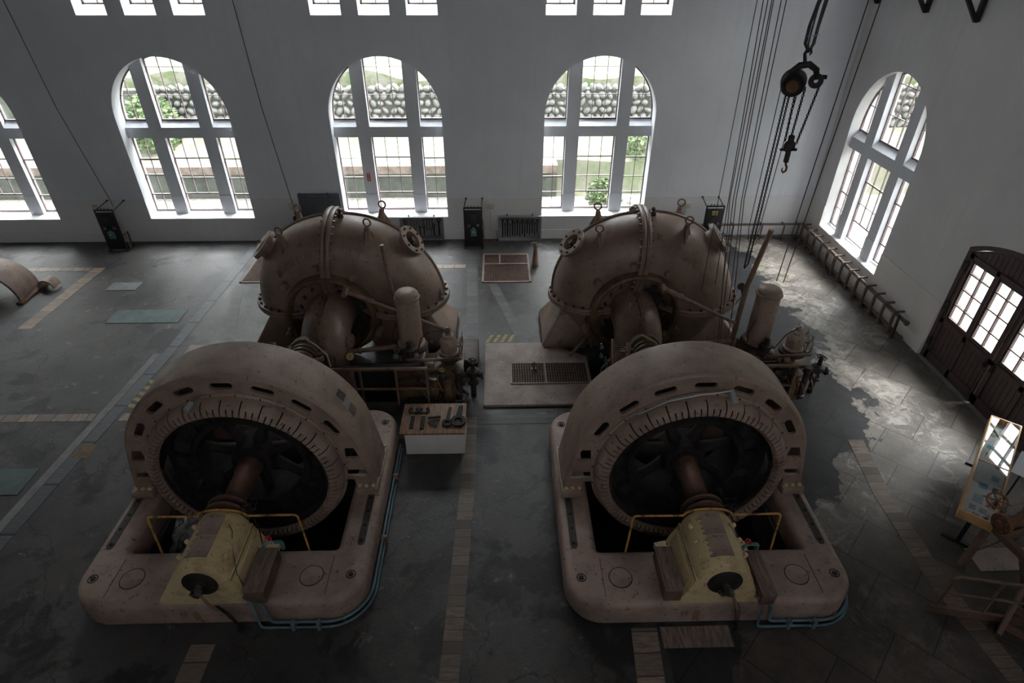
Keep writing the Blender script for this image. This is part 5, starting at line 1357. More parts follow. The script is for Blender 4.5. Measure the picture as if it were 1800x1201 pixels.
for s_, x_ in (('left', -2.15), ('right', 3.98)):
    t = thing('needle_valve', 'small valve with a teal stem in the pit right of the %s elbow' % s_, 'valve', (x_, 9.95, 0))
    b = BM(); cyl(b, (x_, 9.95, 0), (x_, 9.95, .80), .03); lathe(b, [(0, 0), (.06, 0), (.05, .05), (.02, .09), (0, .09)], (x_, 9.95, .80), (0, 0, 1), 12); obj('stem', b, 'teal', t)
    handwheel('hand_wheel', (x_ + .05, 9.92, 1.02), (.6, -.5, .4), .07, 'steel', t, 5, .01, .06)
b = BM(); span(b, (-.80, 10.35, 0), (-.50, 11.15, .42), .01); obj('pedestal_box', b, 'iron', None, 'dark box cover standing on the floor right of the left governor', 'box')
# ---------------------------------------------------------------- white box with wrenches
t = thing('display_box', 'white box with a grooved wooden top, right of the left generator', 'box', (-1.22, 8.36, 0))
b = BM(); span(b, (-1.76, 7.99, 0), (-.68, 8.72, .56), .004); obj('box_body', b, 'white', t)
b = BM(); span(b, (-1.83, 7.90, .56), (-.66, 8.72, .60), .004); obj('board_top', b, 'woodtop', t)
zt = .60
def spanner(label, x, y0, y1, w, head, mat='black', tiplabel=None):
    t = thing('spanner', label, 'wrench', (x, y0, zt))
    b = BM()
    if head == 'jaw':
        R = w * 1.5; jaw = [(x + R * math.cos(a), y1 + R * math.sin(a)) for a in [math.radians(120) + math.radians(300) * i / 14 for i in range(15)]]
        jaw += [(x + R * .5 * math.cos(a), y1 + R * .5 * math.sin(a)) for a in [math.radians(60) - math.radians(300) * i / 14 for i in range(15)]][::1]
        jaw = [(x + R * math.cos(a), y1 + R * math.sin(a)) for a in [math.radians(125 + 290 * i / 14) for i in range(15)]] + [(x + R * .5 * math.cos(a), y1 + R * .5 * math.sin(a)) for a in [math.radians(55 - 290 * i / 14) for i in range(15)]]
        join(b, plate(jaw, [], zt + .004, zt + .034)); span(b, (x - w / 2, y0, zt + .002), (x + w / 2, y1 - R * .6, zt + .03), .004)
    else:
        R = w * 1.25; c = y0 + R; hole = [(x + R * .5 * math.cos(-PI * 2 * i / 16), c + R * .5 * math.sin(-PI * 2 * i / 16)) for i in range(16)]
        join(b, plate([(x + R * math.cos(PI * 2 * i / 20), c + R * math.sin(PI * 2 * i / 20)) for i in range(20)], [hole], zt + .002, zt + .045))
        v = [(x - w / 2, c + R * .7), (x + w / 2, c + R * .7), (x + w * .35 + .03, y1), (x - w * .35 + .03, y1)]
        join(b, plate(v, [], zt + .002, zt + .028))
    obj('spanner_body', b, mat, t)
    if head == 'jaw': b = BM(); span(b, (x - w / 2 - .002, y1 - w * 2.4, zt + .03), (x + w / 2 + .002, y1 - w * 1.9, zt + .034)); obj('paint_mark', b, 'haz', t, label='yellow paint mark')
spanner('open-jaw wrench, leftmost on the wooden top of the white box', -1.63, 8.02, 8.50, .065, 'jaw')
spanner('open-jaw wrench, second from the left on the wooden top', -1.44, 8.00, 8.50, .07, 'jaw')
spanner('narrow ring wrench, second from the right on the wooden top', -.99, 8.05, 8.58, .075, 'ring')
spanner('large ring wrench at the right end of the wooden top', -.79, 8.05, 8.62, .115, 'ring')
for k, (x0, y0, x1, y1) in enumerate(((-1.35, 8.30, -1.12, 8.33), (-1.31, 8.22, -1.13, 8.24), (-1.34, 8.17, -1.16, 8.155), (-1.28, 8.11, -1.17, 8.10))):
    b = BM(); cyl(b, (x0, y0, zt + .024), (x1, y1, zt + .024), .018, .018, 8); d_ = (V((x1, y1, 0)) - V((x0, y0, 0))).normalized() * .03; cyl(b, (x0, y0, zt + .024), V((x0, y0, zt + .024)) + d_, .024, .024, 6); cyl(b, (x1, y1, zt + .024), V((x1, y1, zt + .024)) - d_, .024, .024, 6)
    obj('bolt_piece', b, 'iron', None, 'short dark bolt in the small pile on the middle of the wooden top', 'bolt', 'bolts piled on the wooden top')
# ================================================================ ALONG THE WALLS
def panel(label, x, y, gold=False, shear=0):
    t = thing('switch_panel', label, 'panel', (x, y, 0))
    w = .26
    b = BM(); span(b, (x - w, y - .02, .06), (x + w, y + .02, 1.22), .004); pn = obj('slate_board', b, 'cab', t)
    for s in (-1, 1):
        b = BM(); bar(b, (x + s * w, y + .01, 0), (x + s * w, y + .01, 1.30), .035); bar(b, (x + s * w, y + .30, 0), (x + s * w, y + .30, .5), .03); bar(b, (x + s * w, y + .01, .5), (x + s * w, y + .30, .45), .03); span(b, (x + s * w - .05, y - .06, 0), (x + s * w + .05, y + .34, .03)); obj('upright', b, 'cab', t)
        b = BM(); tube(b, [(x + s * w, y + .02, 1.26), (x + s * w * .85 + (.05 if s > 0 else 0), YB - .04, 1.33)], .014, 7); cyl(b, (x + s * w * .85 + (.05 if s > 0 else 0), YB - .045, 1.33), (x + s * w * .85 + (.05 if s > 0 else 0), YB - .014, 1.33), .03); obj('wall_stay', b, 'iron', t)
    b = BM(); bar(b, (x - w, y, 1.29), (x + w, y, 1.29), .04)
    for k in range(4): cyl(b, (x - .15 + k * .1, y, 1.30), (x - .15 + k * .1, y, 1.36), .012)
    obj('top_bar', b, 'cab', t)
    for r_ in range(2):
        for c_ in range(3):
            b = BM(); lathe(b, [(0, 0), (.012, 0), (.008, .015), (0, .015)], (x - .055 + c_ * .055, y - .02, .92 - r_ * .08), (0, -1, 0), 10); obj('terminal', b, 'steel', pn)
    if gold:
        for c_ in range(3): b = BM(); span(b, (x - .085 + c_ * .06, y - .05, 1.02), (x - .045 + c_ * .06, y - .02, 1.12), .004); obj('fuse_clip', b, 'yelp', pn)
        b = BM(); span(b, (x - .09, y - .03, 1.13), (x + .09, y - .02, 1.15)); obj('nameplate', b, 'yellow', pn)
    else:
        for c_ in range(3): b = BM(); cyl(b, (x - .055 + c_ * .055, y - .03, .98), (x - .055 + c_ * .055, y - .03, 1.08), .008); obj('knife_blade', b, 'rust', pn)
    for s in (-1, 1): b = BM(); lathe(b, [(0, 0), (.045, 0), (.05, .02), (.04, .035), (0, .035)], (x + s * .13, y - .02, .74), (0, -1, 0), 18); obj('meter', b, 'steel', pn)
    b = BM(); span(b, (x - .085, y - .09, .42), (x + .085, y - .02, .64), .012); cyl(b, (x, y - .05, .64), (x, y - .05, .69), .03); sw = obj('switch_box', b, 'teal', pn)
    b = BM(); span(b, (x - .035, y - .094, .55), (x + .035, y - .09, .58)); obj('switch_label', b, 'yellow', sw)
    b = BM(); tube(b, [(x + w + .03, y + .05, .9), (x + w + .05, y + .08, .6), (x + w + .02, y + .1, .3), (x + w + .06, y + .1, .02)], .012, 6); tube(b, [(x + w + .02, y + .12, .45), (x + w + .08, y + .15, .2), (x + w + .02, y + .2, .05)], .015, 6); obj('wiring', b, 'rust', t)
panel('black slate switch panel on the floor, leftmost, under the second window gap', -11.50, 16.72)
panel('black slate switch panel between the two middle windows', -.78, 16.72)
panel('black slate switch panel with brass fuses behind the hanging ropes', 6.42, 16.72, True)
# small white boxes on the wall
def wallbox(label, x0, x1, z0, z1, cable=True):
    t = thing('junction_box', label, 'box', ((x0 + x1) / 2, YB - .05, z0))
    b = BM(); span(b, (x0, YB - .09, z0), (x1, YB - .013, z1), .008); obj('box_body', b, 'cream', t)
    if cable: b = BM(); cyl(b, ((x0 + x1) / 2, YB - .03, z0), ((x0 + x1) / 2, YB - .03, .32), .013, .013, 8); obj('conduit', b, 'cream', t)
wallbox('small white box on the wall right of the middle switch panel', -.36, -.15, 1.0, 1.17)
wallbox('small white box on the wall left of the rightmost switch panel', 5.62, 5.86, .99, 1.16)
wallbox('small white box on the wall left of the chalkboard', -6.36, -6.14, 1.03, 1.19)
wallbox('small white box on the wall left of the leftmost switch panel', -12.2, -12.06, 1.04, 1.19, False)
b = BM(); span(b, (-6.30, YB - .12, .55), (-6.12, YB - .02, .82), .05); cyl(b, (-6.2, YB - .06, .8), (-6.2, YB - .06, .95), .02); obj('wall_phone', b, 'cab', None, 'small black handset box on the wall beside the chalkboard', 'phone')
# thin wires hanging down the back wall
for lab, xa, xb, zt_ in (('thin wire slanting down the left wall to the leftmost panel', -12.55, -11.62, 7.0), ('thin wire down the wall to the box left of the chalkboard', -6.78, -6.25, 7.0)):
    b = BM(); tube(b, [(xa, YB - .03, 9.5), (xa + (xb - xa) * .5, YB - .03, 4.0), (xb, YB - .03, 1.35), (xb + .02, YB - .03, 1.15)], .009, 5); obj('wire', b, 'iron', None, lab, 'wire')
# red sign on the pier
t = thing('fire_sign', 'small red sign on the left pier of the second window from the right', 'sign', (-3.87, YB + .18, 1.84))
b = BM(); span(b, (-3.935, YB + .178, 1.81), (-3.835, YB + .187, 2.06)); obj('sign_plate', b, 'redsign', t)
b = BM()
for k, ch in enumerate('滅火器'):
    cu = bpy.data.curves.new('tmpc', 'FONT'); cu.body = ch; cu.size = .075; cu.extrude = .001; cu.align_x = 'CENTER'; cu.align_y = 'CENTER'
    o = bpy.data.objects.new('tmpc', cu); me = bpy.data.meshes.new_from_object(o); bpy.data.objects.remove(o)
    if len(me.vertices):
        bb = BM(); bb.from_mesh(me); bmesh.ops.transform(bb, matrix=basis((-3.885, YB + .176, 2.015 - k * .078), (1, 0, 0), (0, 0, 1), (0, -1, 0)), verts=bb.verts); join(b, bb)
if len(b.verts): obj('sign_text', b, 'paper', t)
# chalkboard
t = thing('chalkboard', 'grey-blue chalkboard with rows of chalk figures leaning on the back wall', 'board', (-5.42, 17.3, .38))
b = BM(); span(b, (-6.02, 17.30, .40), (-4.78, 17.34, 1.53), .006); obj('slate', b, 'chalk', t)
b = BM(); rd = random.Random(5)
for k in range(12):
    if k == 0: continue
    x = -5.74 + k * .052
    for q in range(3): box(b, (x + rd.uniform(-.01, .01), 17.297, 1.455 + rd.uniform(-.018, .018)), (rd.choice((.03, .006)), .002, rd.choice((.006, .034))))
for cx_ in (-5.78, -5.42, -5.06):
    for k in range(5): box(b, (cx_ - .08 + k * .035, 17.297, 1.355), (.016, .002, .016))
for z_ in (1.28, 1.22, 1.16, 1.08, 1.0, .93):
    for k in range(26):
        if rd.random() < .45: box(b, (-5.95 + k * .045, 17.298, z_), (rd.uniform(.008, .02), .001, rd.uniform(.006, .02)))
for cx_ in (-5.75, -4.98):
    for k in range(6): box(b, (cx_ - .09 + k * .03, 17.297, .82), (.014, .002, .012))
obj('chalk_writing', b, 'mark', t)
for x in (-5.95, -5.12): b = BM(); cyl(b, (x, 17.31, 1.52), (x, 17.31, 1.56), .018); obj('hook', b, 'iron', t)
b = BM(); span(b, (-5.9, 17.25, .3), (-5.85, 17.34, .42)); span(b, (-4.95, 17.25, .3), (-4.90, 17.34, .42)); span(b, (-5.9, 17.28, 0), (-5.87, 17.32, .32)); span(b, (-4.93, 17.28, 0), (-4.90, 17.32, .32)); obj('ledge', b, 'iron', t)
# tool boards
def board(label, x0, x1, z0, z1, y=17.30):
    t = thing('tool_board', label, 'board', ((x0 + x1) / 2, y, z0))
    b = BM(); span(b, (x0, y + .02, z0), (x1, y + .05, z1)); obj('back_panel', b, 'grey', t)
    b = BM(); e = .045
    for a in ((x0, z0, x1, z0 + e), (x0, z1 - e, x1, z1), (x0, z0 + e, x0 + e, z1 - e), (x1 - e, z0 + e, x1, z1 - e)): span(b, (a[0], y - .08, a[1]), (a[2], y + .02, a[3]))
    obj('board_frame', b, 'grey', t)
    for x in (x0 + .28, x1 - .28): b = BM(); cyl(b, (x, y, z1), (x, y, z1 + .05), .022); obj('hanger', b, 'iron', t)
    return t
board('grey board of many small tools, partly behind the left turbine', -3.05, -1.72, .03, .80)
board('grey shallow case of sixteen wrenches left of the rightmost back window', -.04, 1.30, .0, .80)
def flat_spanner(name, label, x, zt_, L, s, kind, cat='wrench', group=None, y=17.31, tilt=0):
    """hangs upright on the board; drawn in x,z"""
    pts = []
    b = BM()
    if kind == 'jaw':
        R = s; jaw = [(R * math.cos(a), R * math.sin(a)) for a in [math.radians(125 + 290 * i / 12) for i in range(13)]] + [(R * .48 * math.cos(a), R * .48 * math.sin(a)) for a in [math.radians(55 - 290 * i / 12) for i in range(13)]]
        join(b, plate(jaw, [], 0, .012)); join(b, plate([(-s * .34, -s * .7), (-s * .30, -L), (s * .30, -L), (s * .34, -s * .7)], [], 0, .012))
    elif kind == 'ring':
        join(b, plate([(s * math.cos(2 * PI * i / 16), s * math.sin(2 * PI * i / 16)) for i in range(16)], [[(s * .55 * math.cos(-2 * PI * i / 12), s * .55 * math.sin(-2 * PI * i / 12)) for i in range(12)]], 0, .012)); join(b, plate([(-s * .32, -s * .8), (-s * .32, -L), (s * .32, -L), (s * .32, -s * .8)], [], 0, .012))
    elif kind == 'bar': join(b, plate([(-s * .3, 0), (-s * .3, -L), (s * .3, -L), (s * .3, 0)], [], 0, .012)); join(b, plate([(-s, 0), (-s, -s * .6), (s, -s * .6), (s, 0)], [], 0, .012))
    elif kind == 'hook': tube(b, [(0, 0, 0), (0, -L * .6, 0), (s, -L, 0), (s * 2, -L * .9, 0)], .009, 5)
    bmesh.ops.transform(b, matrix=basis((x, y, zt_), (1, 0, 0), (0, 0, 1), (0, 1, 0)) @ Matrix.Rotation(tilt, 4, 'Z'), verts=b.verts)
    return obj(name, b, 'black', None, label, cat, group)
ords = ('first', 'second', 'third', 'fourth', 'fifth', 'sixth', 'seventh', 'eighth')
for k in range(8):
    x = .10 + k * .153; s = .062 - k * .0022
    flat_spanner('wrench', 'open-jaw wrench hanging %s from the left in the case of sixteen' % ords[k], x, .70 - .006 * k, .58 - k * .022 + (.03 if k < 4 else 0), s, 'jaw', group='open-jaw wrenches in the grey case')
    s2 = .038 + (.008 if 2 <= k <= 5 else 0)
    if k < 7: flat_spanner('ring_wrench', 'ring wrench hanging %s from the left in the case of sixteen' % ords[k], x + .076, .52 + (.07 if k > 1 else 0) - .005 * k, .36 + (.12 if 1 < k < 5 else .05), s2, 'ring', group='ring wrenches in the grey case', y=17.308)
rd = random.Random(11)
tl = []
for k in range(3): tl.append(('jaw', -2.92 + .0 * k, .66 - k * .10, .14, .035, .9))
for k in range(5): tl.append(('bar', -2.72 + k * .085, .68 - .03 * (k % 2), .22, .022, 0))
for k in range(4): tl.append(('ring', -2.33 + k * .085, .70, .40 - .02 * k, .030, 0))
for k in range(2): tl.append(('jaw', -2.46 + k * .12, .44, .28, .042, 0))
tl += [('ring', -2.03, .50, .34, .058, 0), ('ring', -1.87, .66, .52, .066, 0), ('hook', -2.90, .32, .16, .05, 0), ('hook', -2.78, .30, .14, .05, .3), ('bar', -2.6, .40, .2, .02, 0), ('bar', -2.68, .36, .2, .018, .1), ('bar', -2.2, .14, .28, .02, 1.57), ('bar', -2.5, .12, .3, .018, 1.5), ('hook', -2.98, .45, .12, .03, 0), ('bar', -2.12, .42, .25, .02, 0)]
kn = {'jaw': ('open_wrench', 'small open-jaw wrench'), 'bar': ('chisel', 'thin bar tool'), 'ring': ('ring_wrench', 'ring wrench'), 'hook': ('hook_tool', 'bent hook tool')}
big = 0
for k, (kind, x, z, L, s, ti) in enumerate(tl):
    nm, ds = kn[kind]
    lab = '%s hanging on the grey board of small tools' % ds
    grp = '%ss on the board of small tools' % ds
    if s >= .058: lab = 'biggest ring wrench at the right end of the small-tool board' if s > .06 else 'second biggest ring wrench on the small-tool board, beside the biggest'; grp = None
    flat_spanner(nm, lab, x, z, L, s, kind, 'tool' if kind != 'ring' else 'wrench', grp, y=17.305, tilt=ti)
# valve pillar behind the machines
t = thing('valve_pillar', 'slim tapered valve pillar with a hand wheel, left of the right turbine', 'valve', (1.02, 15.5, 0))
b = BM(); lathe(b, [(0, 0), (.105, 0), (.10, .05), (.055, .50), (.05, .60), (.065, .61), (.065, .64), (0, .64)], (1.02, 15.5, 0), (0, 0, 1), 24); obj('pillar', b, 'rustpipe', t)
handwheel('hand_wheel', (1.02, 15.5, .70), (0, 0, 1), .13, 'iron', t, 5, .014, .08)
# ---------------------------------------------------------------- radiator pipes along the walls
t = thing('wall_pipe_run', 'brown pipe rack along the foot of the side wall, like a lying ladder', 'pipe', (9.4, 14.4, 0))
for z, r_ in ((.12, .045), (.53, .045)):
    b = BM(); cyl(b, (9.40, 11.48, z), (9.40, 17.15, z), r_, r_, 12); cyl(b, (9.40, 11.42, z), (9.40, 11.48, z), r_ * 1.35, r_ * 1.35, 12); obj('long_pipe', b, 'rack', t)
for k in range(13):
    y = 11.85 + k * .425
    b = BM(); bar(b, (9.33, y, 0), (9.33, y, .60), .055); bar(b, (9.33, y, .585), (9.56, y, .60), .04); bar(b, (9.33, y, .04), (9.55, y, .04), .04); obj('bracket', b, 'rack', t)
b = BM(); bar(b, (9.32, 11.62, 0), (9.30, 11.62, .64), .045); obj('end_post', b, 'iron', t)
t = thing('wall_pipe_run', 'brown pipe rack along the foot of the back wall behind the ropes', 'pipe', (7.8, 17.2, 0))
for z in (.12, .50):
    b = BM(); cyl(b, (5.2, 17.20, z), (9.36, 17.20, z), .035, .035, 12); obj('long_pipe', b, 'rack', t)
for x in (5.4, 6.15, 7.25, 8.15, 8.85, 9.3):
    b = BM(); bar(b, (x, 17.14, 0), (x, 17.14, .56), .04); bar(b, (x, 17.14, .5), (x, 17.36, .5), .03); obj('bracket', b, 'rack', t)
# ---------------------------------------------------------------- crane rail brackets on the right wall
for k, y in enumerate((17.0, 14.95, 13.25, 11.5)):
    t = thing('crane_bracket', ('steel knee bracket high on the side wall nearest the corner', 'steel knee bracket, second from the corner, above the arched side window', 'steel knee bracket, third from the corner, high on the side wall', 'steel knee bracket at the upper right corner of the photo')[k], 'bracket', (9.4, y, 6.5))
    b = BM(); bar(b, (9.56, y, 6.52), (9.55, y, 8.3), .09); obj('wall_leg', b, 'dark', t)
    b = BM(); bar(b, (9.54, y, 6.53), (8.35, y, 7.98), .07); obj('diagonal', b, 'dark', t)
    b = BM(); bar(b, (9.55, y, 8.05), (8.3, y, 8.05), .10); join(b, plate([(9.57, 6.50), (9.46, 6.62), (9.50, 6.70), (9.57, 6.70)], [], -.02, .02, 0, basis((0, y, 0), (1, 0, 0), (0, 0, 1), (0, 1, 0)))); obj('top_arm', b, 'dark', t)
b = BM(); span(b, (8.3, 2, 8.12), (8.6, 17.3, 8.5)); obj('crane_rail', b, 'dark', None, 'dark crane runway beam resting on the knee brackets', 'beam')
# ================================================================ HOIST AND ROPES
CL = 10.4
cb = BM(); span(cb, (-2, 10.2, CL), (8.25, 11.2, CL + .5), .02); obj('crane_girder', cb, 'dark', None, 'overhead crane girder that carries the hanging chains', 'crane')
_lm = {}
def chain_mesh(b, p, q, L, r):
    """oval links from p to q"""
    p = V(p); q = V(q); d, u, w = frame_of(q - p); n = int((q - p).length / (L * .74))
    for i in range(n):
        c = p + (q - p) * ((i + .5) / n); s = u if i % 2 else w
        pts = [c + d * (L / 2 * math.cos(a)) * 1.0 + s * (L * .34 * math.sin(a)) for a in [2 * PI * k / 10 for k in range(10)]]
        tube(b, pts, r, 5, closed=True)
def thin_chain(b, pts, r=.008): tube(b, pts, r, 5)
Yh = 10.5
ho = thing('chain_hoist', 'black chain hoist hanging high before the side wall corner', 'hoist', (4.95, Yh, 4.4))
hc = V((4.90, Yh, 5.91))
b = BM(); ax = V((-.45, -1, -.2)).normalized()
lathe(b, [(0, -.14), (.15, -.14), (.185, -.11), (.19, .06), (.165, .10), (.16, .07), (.12, .06), (.115, .10), (.05, .11), (0, .11)], hc, ax, 36); obj('load_drum', b, 'dark', ho)
b = BM(); lathe(b, [(0, .10), (.10, .10), (.10, .112), (0, .112)], hc, ax, 28); obj('cover_disc', b, 'rust', ho, label='brown disc on the drum')
b = BM(); lathe(b, [(.16, -.17), (.205, -.17), (.205, -.12), (.16, -.12)], hc, ax, 36, True); obj('chain_guard', b, 'steel', ho)
b = BM(); tube(b, [hc + V((-.10, .05, .15)), hc + V((.05, .03, .28)), hc + V((.20, .02, .30)), hc + V((.33, 0, .22)), hc + V((.37, 0, .08))], [.045, .055, .055, .05, .04], 10); obj('hoist_arm', b, 'dark', ho)
b = BM(); c2 = hc + V((.37, .0, .05)); lathe(b, [(.035, -.03), (.11, -.03), (.12, 0), (.11, .03), (.035, .03)], c2, (-.3, -1, 0), 20, True)
for k in range(6):
    a = k * PI / 3; box(b, c2 + V((.07 * math.cos(a), 0, .07 * math.sin(a))), (.03, .05, .03))
box(b, c2 + V((.12, 0, .06)), (.07, .06, .06)); obj('idler_wheel', b, 'dark', ho)
b = BM(); hp = hc + V((.12, 0, .36)); tube(b, [hp + V((0, 0, -.06)), hp + V((-.02, 0, .0)), hp + V((-.05, 0, .10)), hp + V((-.02, 0, .18)), hp + V((.03, 0, .17)), hp + V((.05, 0, .12)), hp + V((.03, 0, .08))], [.03, .03, .028, .026, .024, .02, .012], 8); obj('top_hook', b, 'dark', ho)
bl = V((5.11, Yh, 4.85))
b = BM(); lathe(b, [(0, -.03), (.10, -.03), (.11, 0), (.10, .03), (0, .03)], bl + V((0, 0, .04)), (.2, -1, 0), 20); box(b, bl + V((0, 0, .13)), (.10, .07, .20), None, .02); box(b, bl + V((0, 0, -.02)), (.30, .06, .045), None, .015); box(b, bl + V((.01, 0, -.15)), (.085, .07, .20), None, .02); obj('load_block', b, 'dark', ho)
b = BM(); hk = bl + V((.02, 0, -.26)); tube(b, [hk + V((0, 0, .04)), hk + V((0, 0, -.02)), hk + V((.035, 0, -.08)), hk + V((.03, 0, -.14)), hk + V((-.01, 0, -.17)), hk + V((-.045, 0, -.13)), hk + V((-.04, 0, -.08))], [.02, .02, .02, .02, .02, .016, .008], 8); obj('load_hook', b, 'rust', ho, label='brown rusty hook')
for x0, z0, x1, z1 in ((4.98, 5.74, 5.01, 4.98), (5.12, 5.86, 5.10, 5.05), (5.36, 5.95, 5.22, 4.93)):
    b = BM(); chain_mesh(b, (x0, Yh, z0), (x1, Yh, z1), .052, .0085); obj('load_chain', b, 'chain', ho)
for k, (x0, x1, zb) in enumerate(((4.80, 4.82, 2.60), (4.86, 4.88, 2.62))):
    b = BM(); chain_mesh(b, (x0, Yh - .05, 5.75), (x1, Yh - .05 - .0, zb), .046, .0075); obj('hand_chain', b, 'chain', ho)
b = BM(); chain_mesh(b, (4.82, Yh - .05, 2.60), (4.84, Yh - .02, 2.50), .046, .0075); chain_mesh(b, (4.84, Yh - .02, 2.50), (4.88, Yh - .05, 2.62), .046, .0075); obj('chain_bend', b, 'chain', ho)
b = BM(); zl = 3.05; thin_chain(b, [(4.76, Yh + .1, 5.85), (4.79, Yh + .1, 3.3), (4.83, Yh + .1, 3.06), (4.90, Yh + .1, 2.98), (4.97, Yh + .1, 3.06), (5.0, Yh + .1, 3.3), (5.06, Yh + .1, 5.80)], .0075); obj('pull_chain_loop', b, 'rope', ho)
# sling of several loops up to the crane
sl = thing('rope_sling', 'bundle of black slings from which the chain hoist hangs', 'sling', (5.0, Yh, 6.3))
for k, (dx, dz, ex) in enumerate(((-.10, .50, -.03), (-.07, .55, .03), (-.02, .45, .0), (.07, .6, .09), (.10, .5, .14))):
    b = BM(); tube(b, [hp + V((.0, 0, .12)), hp + V((dx * .8 - .02, 0, .25)), hp + V((dx, .02 * k, dz)), hp + V((ex, .02 * k, 1.0)), hp + V((ex * .8, .02 * k, 2.2)), V((hp.x + ex * .3, Yh + .02 * k, CL))], .016, 7); obj('sling_strand', b, 'rubber', sl)
b = BM(); bar(b, hp + V((-.10, -.03, .36)), hp + V((.10, -.03, .38)), .010); obj('tie_cord', b, 'cyan', sl, label='thin blue cord')
# seven hand ropes left of the hoist, two more by the corner
def unproj(px, py, Y):
    d = _f * 1.0 + _rt * ((px - 900) / 1051) + _up * (-(py - 600.5) / 1051); k = Y / d.y
    return V((0, 0, 8)) + d * k
R7 = [(1331, 1263, 1233, 512), (1342, 1281, 1257, 500), (1350, 1283, 1262, 600), (1357, 1289, 1270, 505), (1360, 1294, 1264, 610), (1373.5, 1304, 1282, 530), (1382.5, 1308, 1286, 560)]
names = ('leftmost', 'second from the left', 'third from the left', 'fourth from the left', 'fifth from the left', 'sixth from the left', 'seventh from the left')
for k, (xt, xm, xb, yb_) in enumerate(R7):
    Y_ = 10.85; a = unproj(xt, 0, Y_); m_ = unproj(xm, 350, Y_); e = unproj(xb, yb_, Y_)
    top = a + (a - m_) * ((CL - a.z) / (a.z - m_.z))
    b = BM(); thin_chain(b, [top, a, m_, e], .0085 if k != 0 else .007); obj('hanging_chain', b, 'rope', None, 'thin hanging hand chain, %s of the seven beside the hoist' % names[k], 'chain', 'hand chains over the right turbine')
for k, (xt, xm, xb, yb_) in enumerate(((1549, 1424, 1377, 497), (1527, 1400, 1365, 494))):
    Y_ = 10.9; a = unproj(xt, 0, Y_); e = unproj(xb, yb_, Y_); top = a + (a - e) * ((CL - a.z) / (a.z - e.z))
    b = BM(); thin_chain(b, [top, e], .0105); obj('hanging_chain', b, 'rope', None, ('hanging hand chain nearer the side wall, ending behind the right tank', 'hanging hand chain just left of the one nearest the side wall')[k], 'chain')
b = BM(); tube(b, [unproj(1290, 530, 10.85), unproj(1280, 590, 10.85), unproj(1305, 600, 10.7), unproj(1318, 575, 10.6)], .010, 6); obj('slack_cord', b, 'rubber', None, 'slack dark cord between the hanging chains and the right tank', 'cord')
# ================================================================ RIGHT FOREGROUND
# display case
t = thing('display_case', 'glass-topped pine display case on dark legs before the double door', 'display case', (7.9, 6.7, 0))
pa, pb, pc, pd = V((6.82, 5.79, .9)), V((7.16, 5.485, .9)), V((9.08, 7.56, .9)), V((8.73, 7.86, .9))
ux = (pc - pb).normalized(); uy = (pa - pb).normalized(); Lc = (pc - pb).length; Wc = (pa - pb).length
mc = basis(pb, ux, uy, V((0, 0, 1)))
def casebox(name, lo, hi, mat, parent=t, bev=0, label=None):
    b = BM(); span(b, lo, hi, bev); bmesh.ops.transform(b, matrix=mc, verts=b.verts); return obj(name, b, mat, parent, label)
casebox('case_bottom', (0, 0, -.16), (Lc, Wc, -.14), 'pine')
for lo, hi in (((0, 0, -.14), (.025, Wc, 0)), ((Lc - .025, 0, -.14), (Lc, Wc, 0)), ((.025, 0, -.14), (Lc - .025, .025, 0)), ((.025, Wc - .025, -.14), (Lc - .025, Wc, 0))): casebox('case_side', lo, hi, 'pine', bev=.003)
casebox('cross_bar', (Lc * .5 - .01, .025, -.02), (Lc * .5 + .01, Wc - .025, 0), 'pine')
casebox('glass_top', (.025, .025, -.012), (Lc - .025, Wc - .025, -.006), 'caseglass')
casebox('liner', (.025, .025, -.14), (Lc - .025, Wc - .025, -.125), 'paper')
items = [(.10, .06, .13, .10, 'photo'), (.10, .19, .13, .10, 'photo'), (.10, .32, .10, .08, 'photo'), (.28, .12, .12, .10, 'photo'), (.28, .26, .12, .09, 'photo'), (.46, .03, .16, .13, 'redp'), (.63, .05, .09, .09, 'redp'),
         (.48, .20, .13, .14, 'cyan'), (.61, .20, .08, .14, 'tealp'), (.86, .19, .15, .12, 'cyan'), (.76, .03, .10, .06, 'photo'), (.88, .06, .12, .07, 'photo'), (.72, .12, .07, .04, 'photo'), (1.5, .05, .16, .12, 'photo'), (1.72, .12, .14, .10, 'tealp'),
         (1.75, .27, .1, .08, 'yelp'), (1.95, .1, .12, .08, 'photo'), (1.98, .26, .1, .1, 'cyan'), (2.2, .05, .08, .1, 'photo'), (2.5, .30, .13, .10, 'photo'), (2.36, .30, .1, .1, 'photo'), (1.15, .08, .14, .1, 'tealp')]
for k, (x_, y_, w_, h_, m_) in enumerate(items):
    b = BM(); span(b, (x_, y_, -.1245), (x_ + w_, y_ + h_, -.1215)); bmesh.ops.transform(b, matrix=mc, verts=b.verts)
    nm = {'photo': 'grey photograph', 'redp': 'red printed card', 'cyan': 'blue printed card', 'tealp': 'mint green card', 'yelp': 'yellow card'}[m_]
    obj(nm.replace(' ', '_'), b, m_, None, '%s lying in the glass display case' % nm, 'card', '%ss in the display case' % nm)
t2 = thing('pennant', 'white triangular pennant with yellow edge and pink emblem in the display case', 'pennant', tuple(mc @ V((2.4, .2, -.12))))
b = BM(); vs = [b.verts.new(mc @ V(p)) for p in ((2.70, .03, -.118), (2.66, .38, -.118), (2.22, .15, -.118))]; b.faces.new(vs); ex = bmesh.ops.extrude_face_region(b, geom=b.faces[:]); bmesh.ops.translate(b, verts=[v for v in ex['geom'] if isinstance(v, bmesh.types.BMVert)], vec=(0, 0, .002)); obj('cloth', b, 'paper', t2)
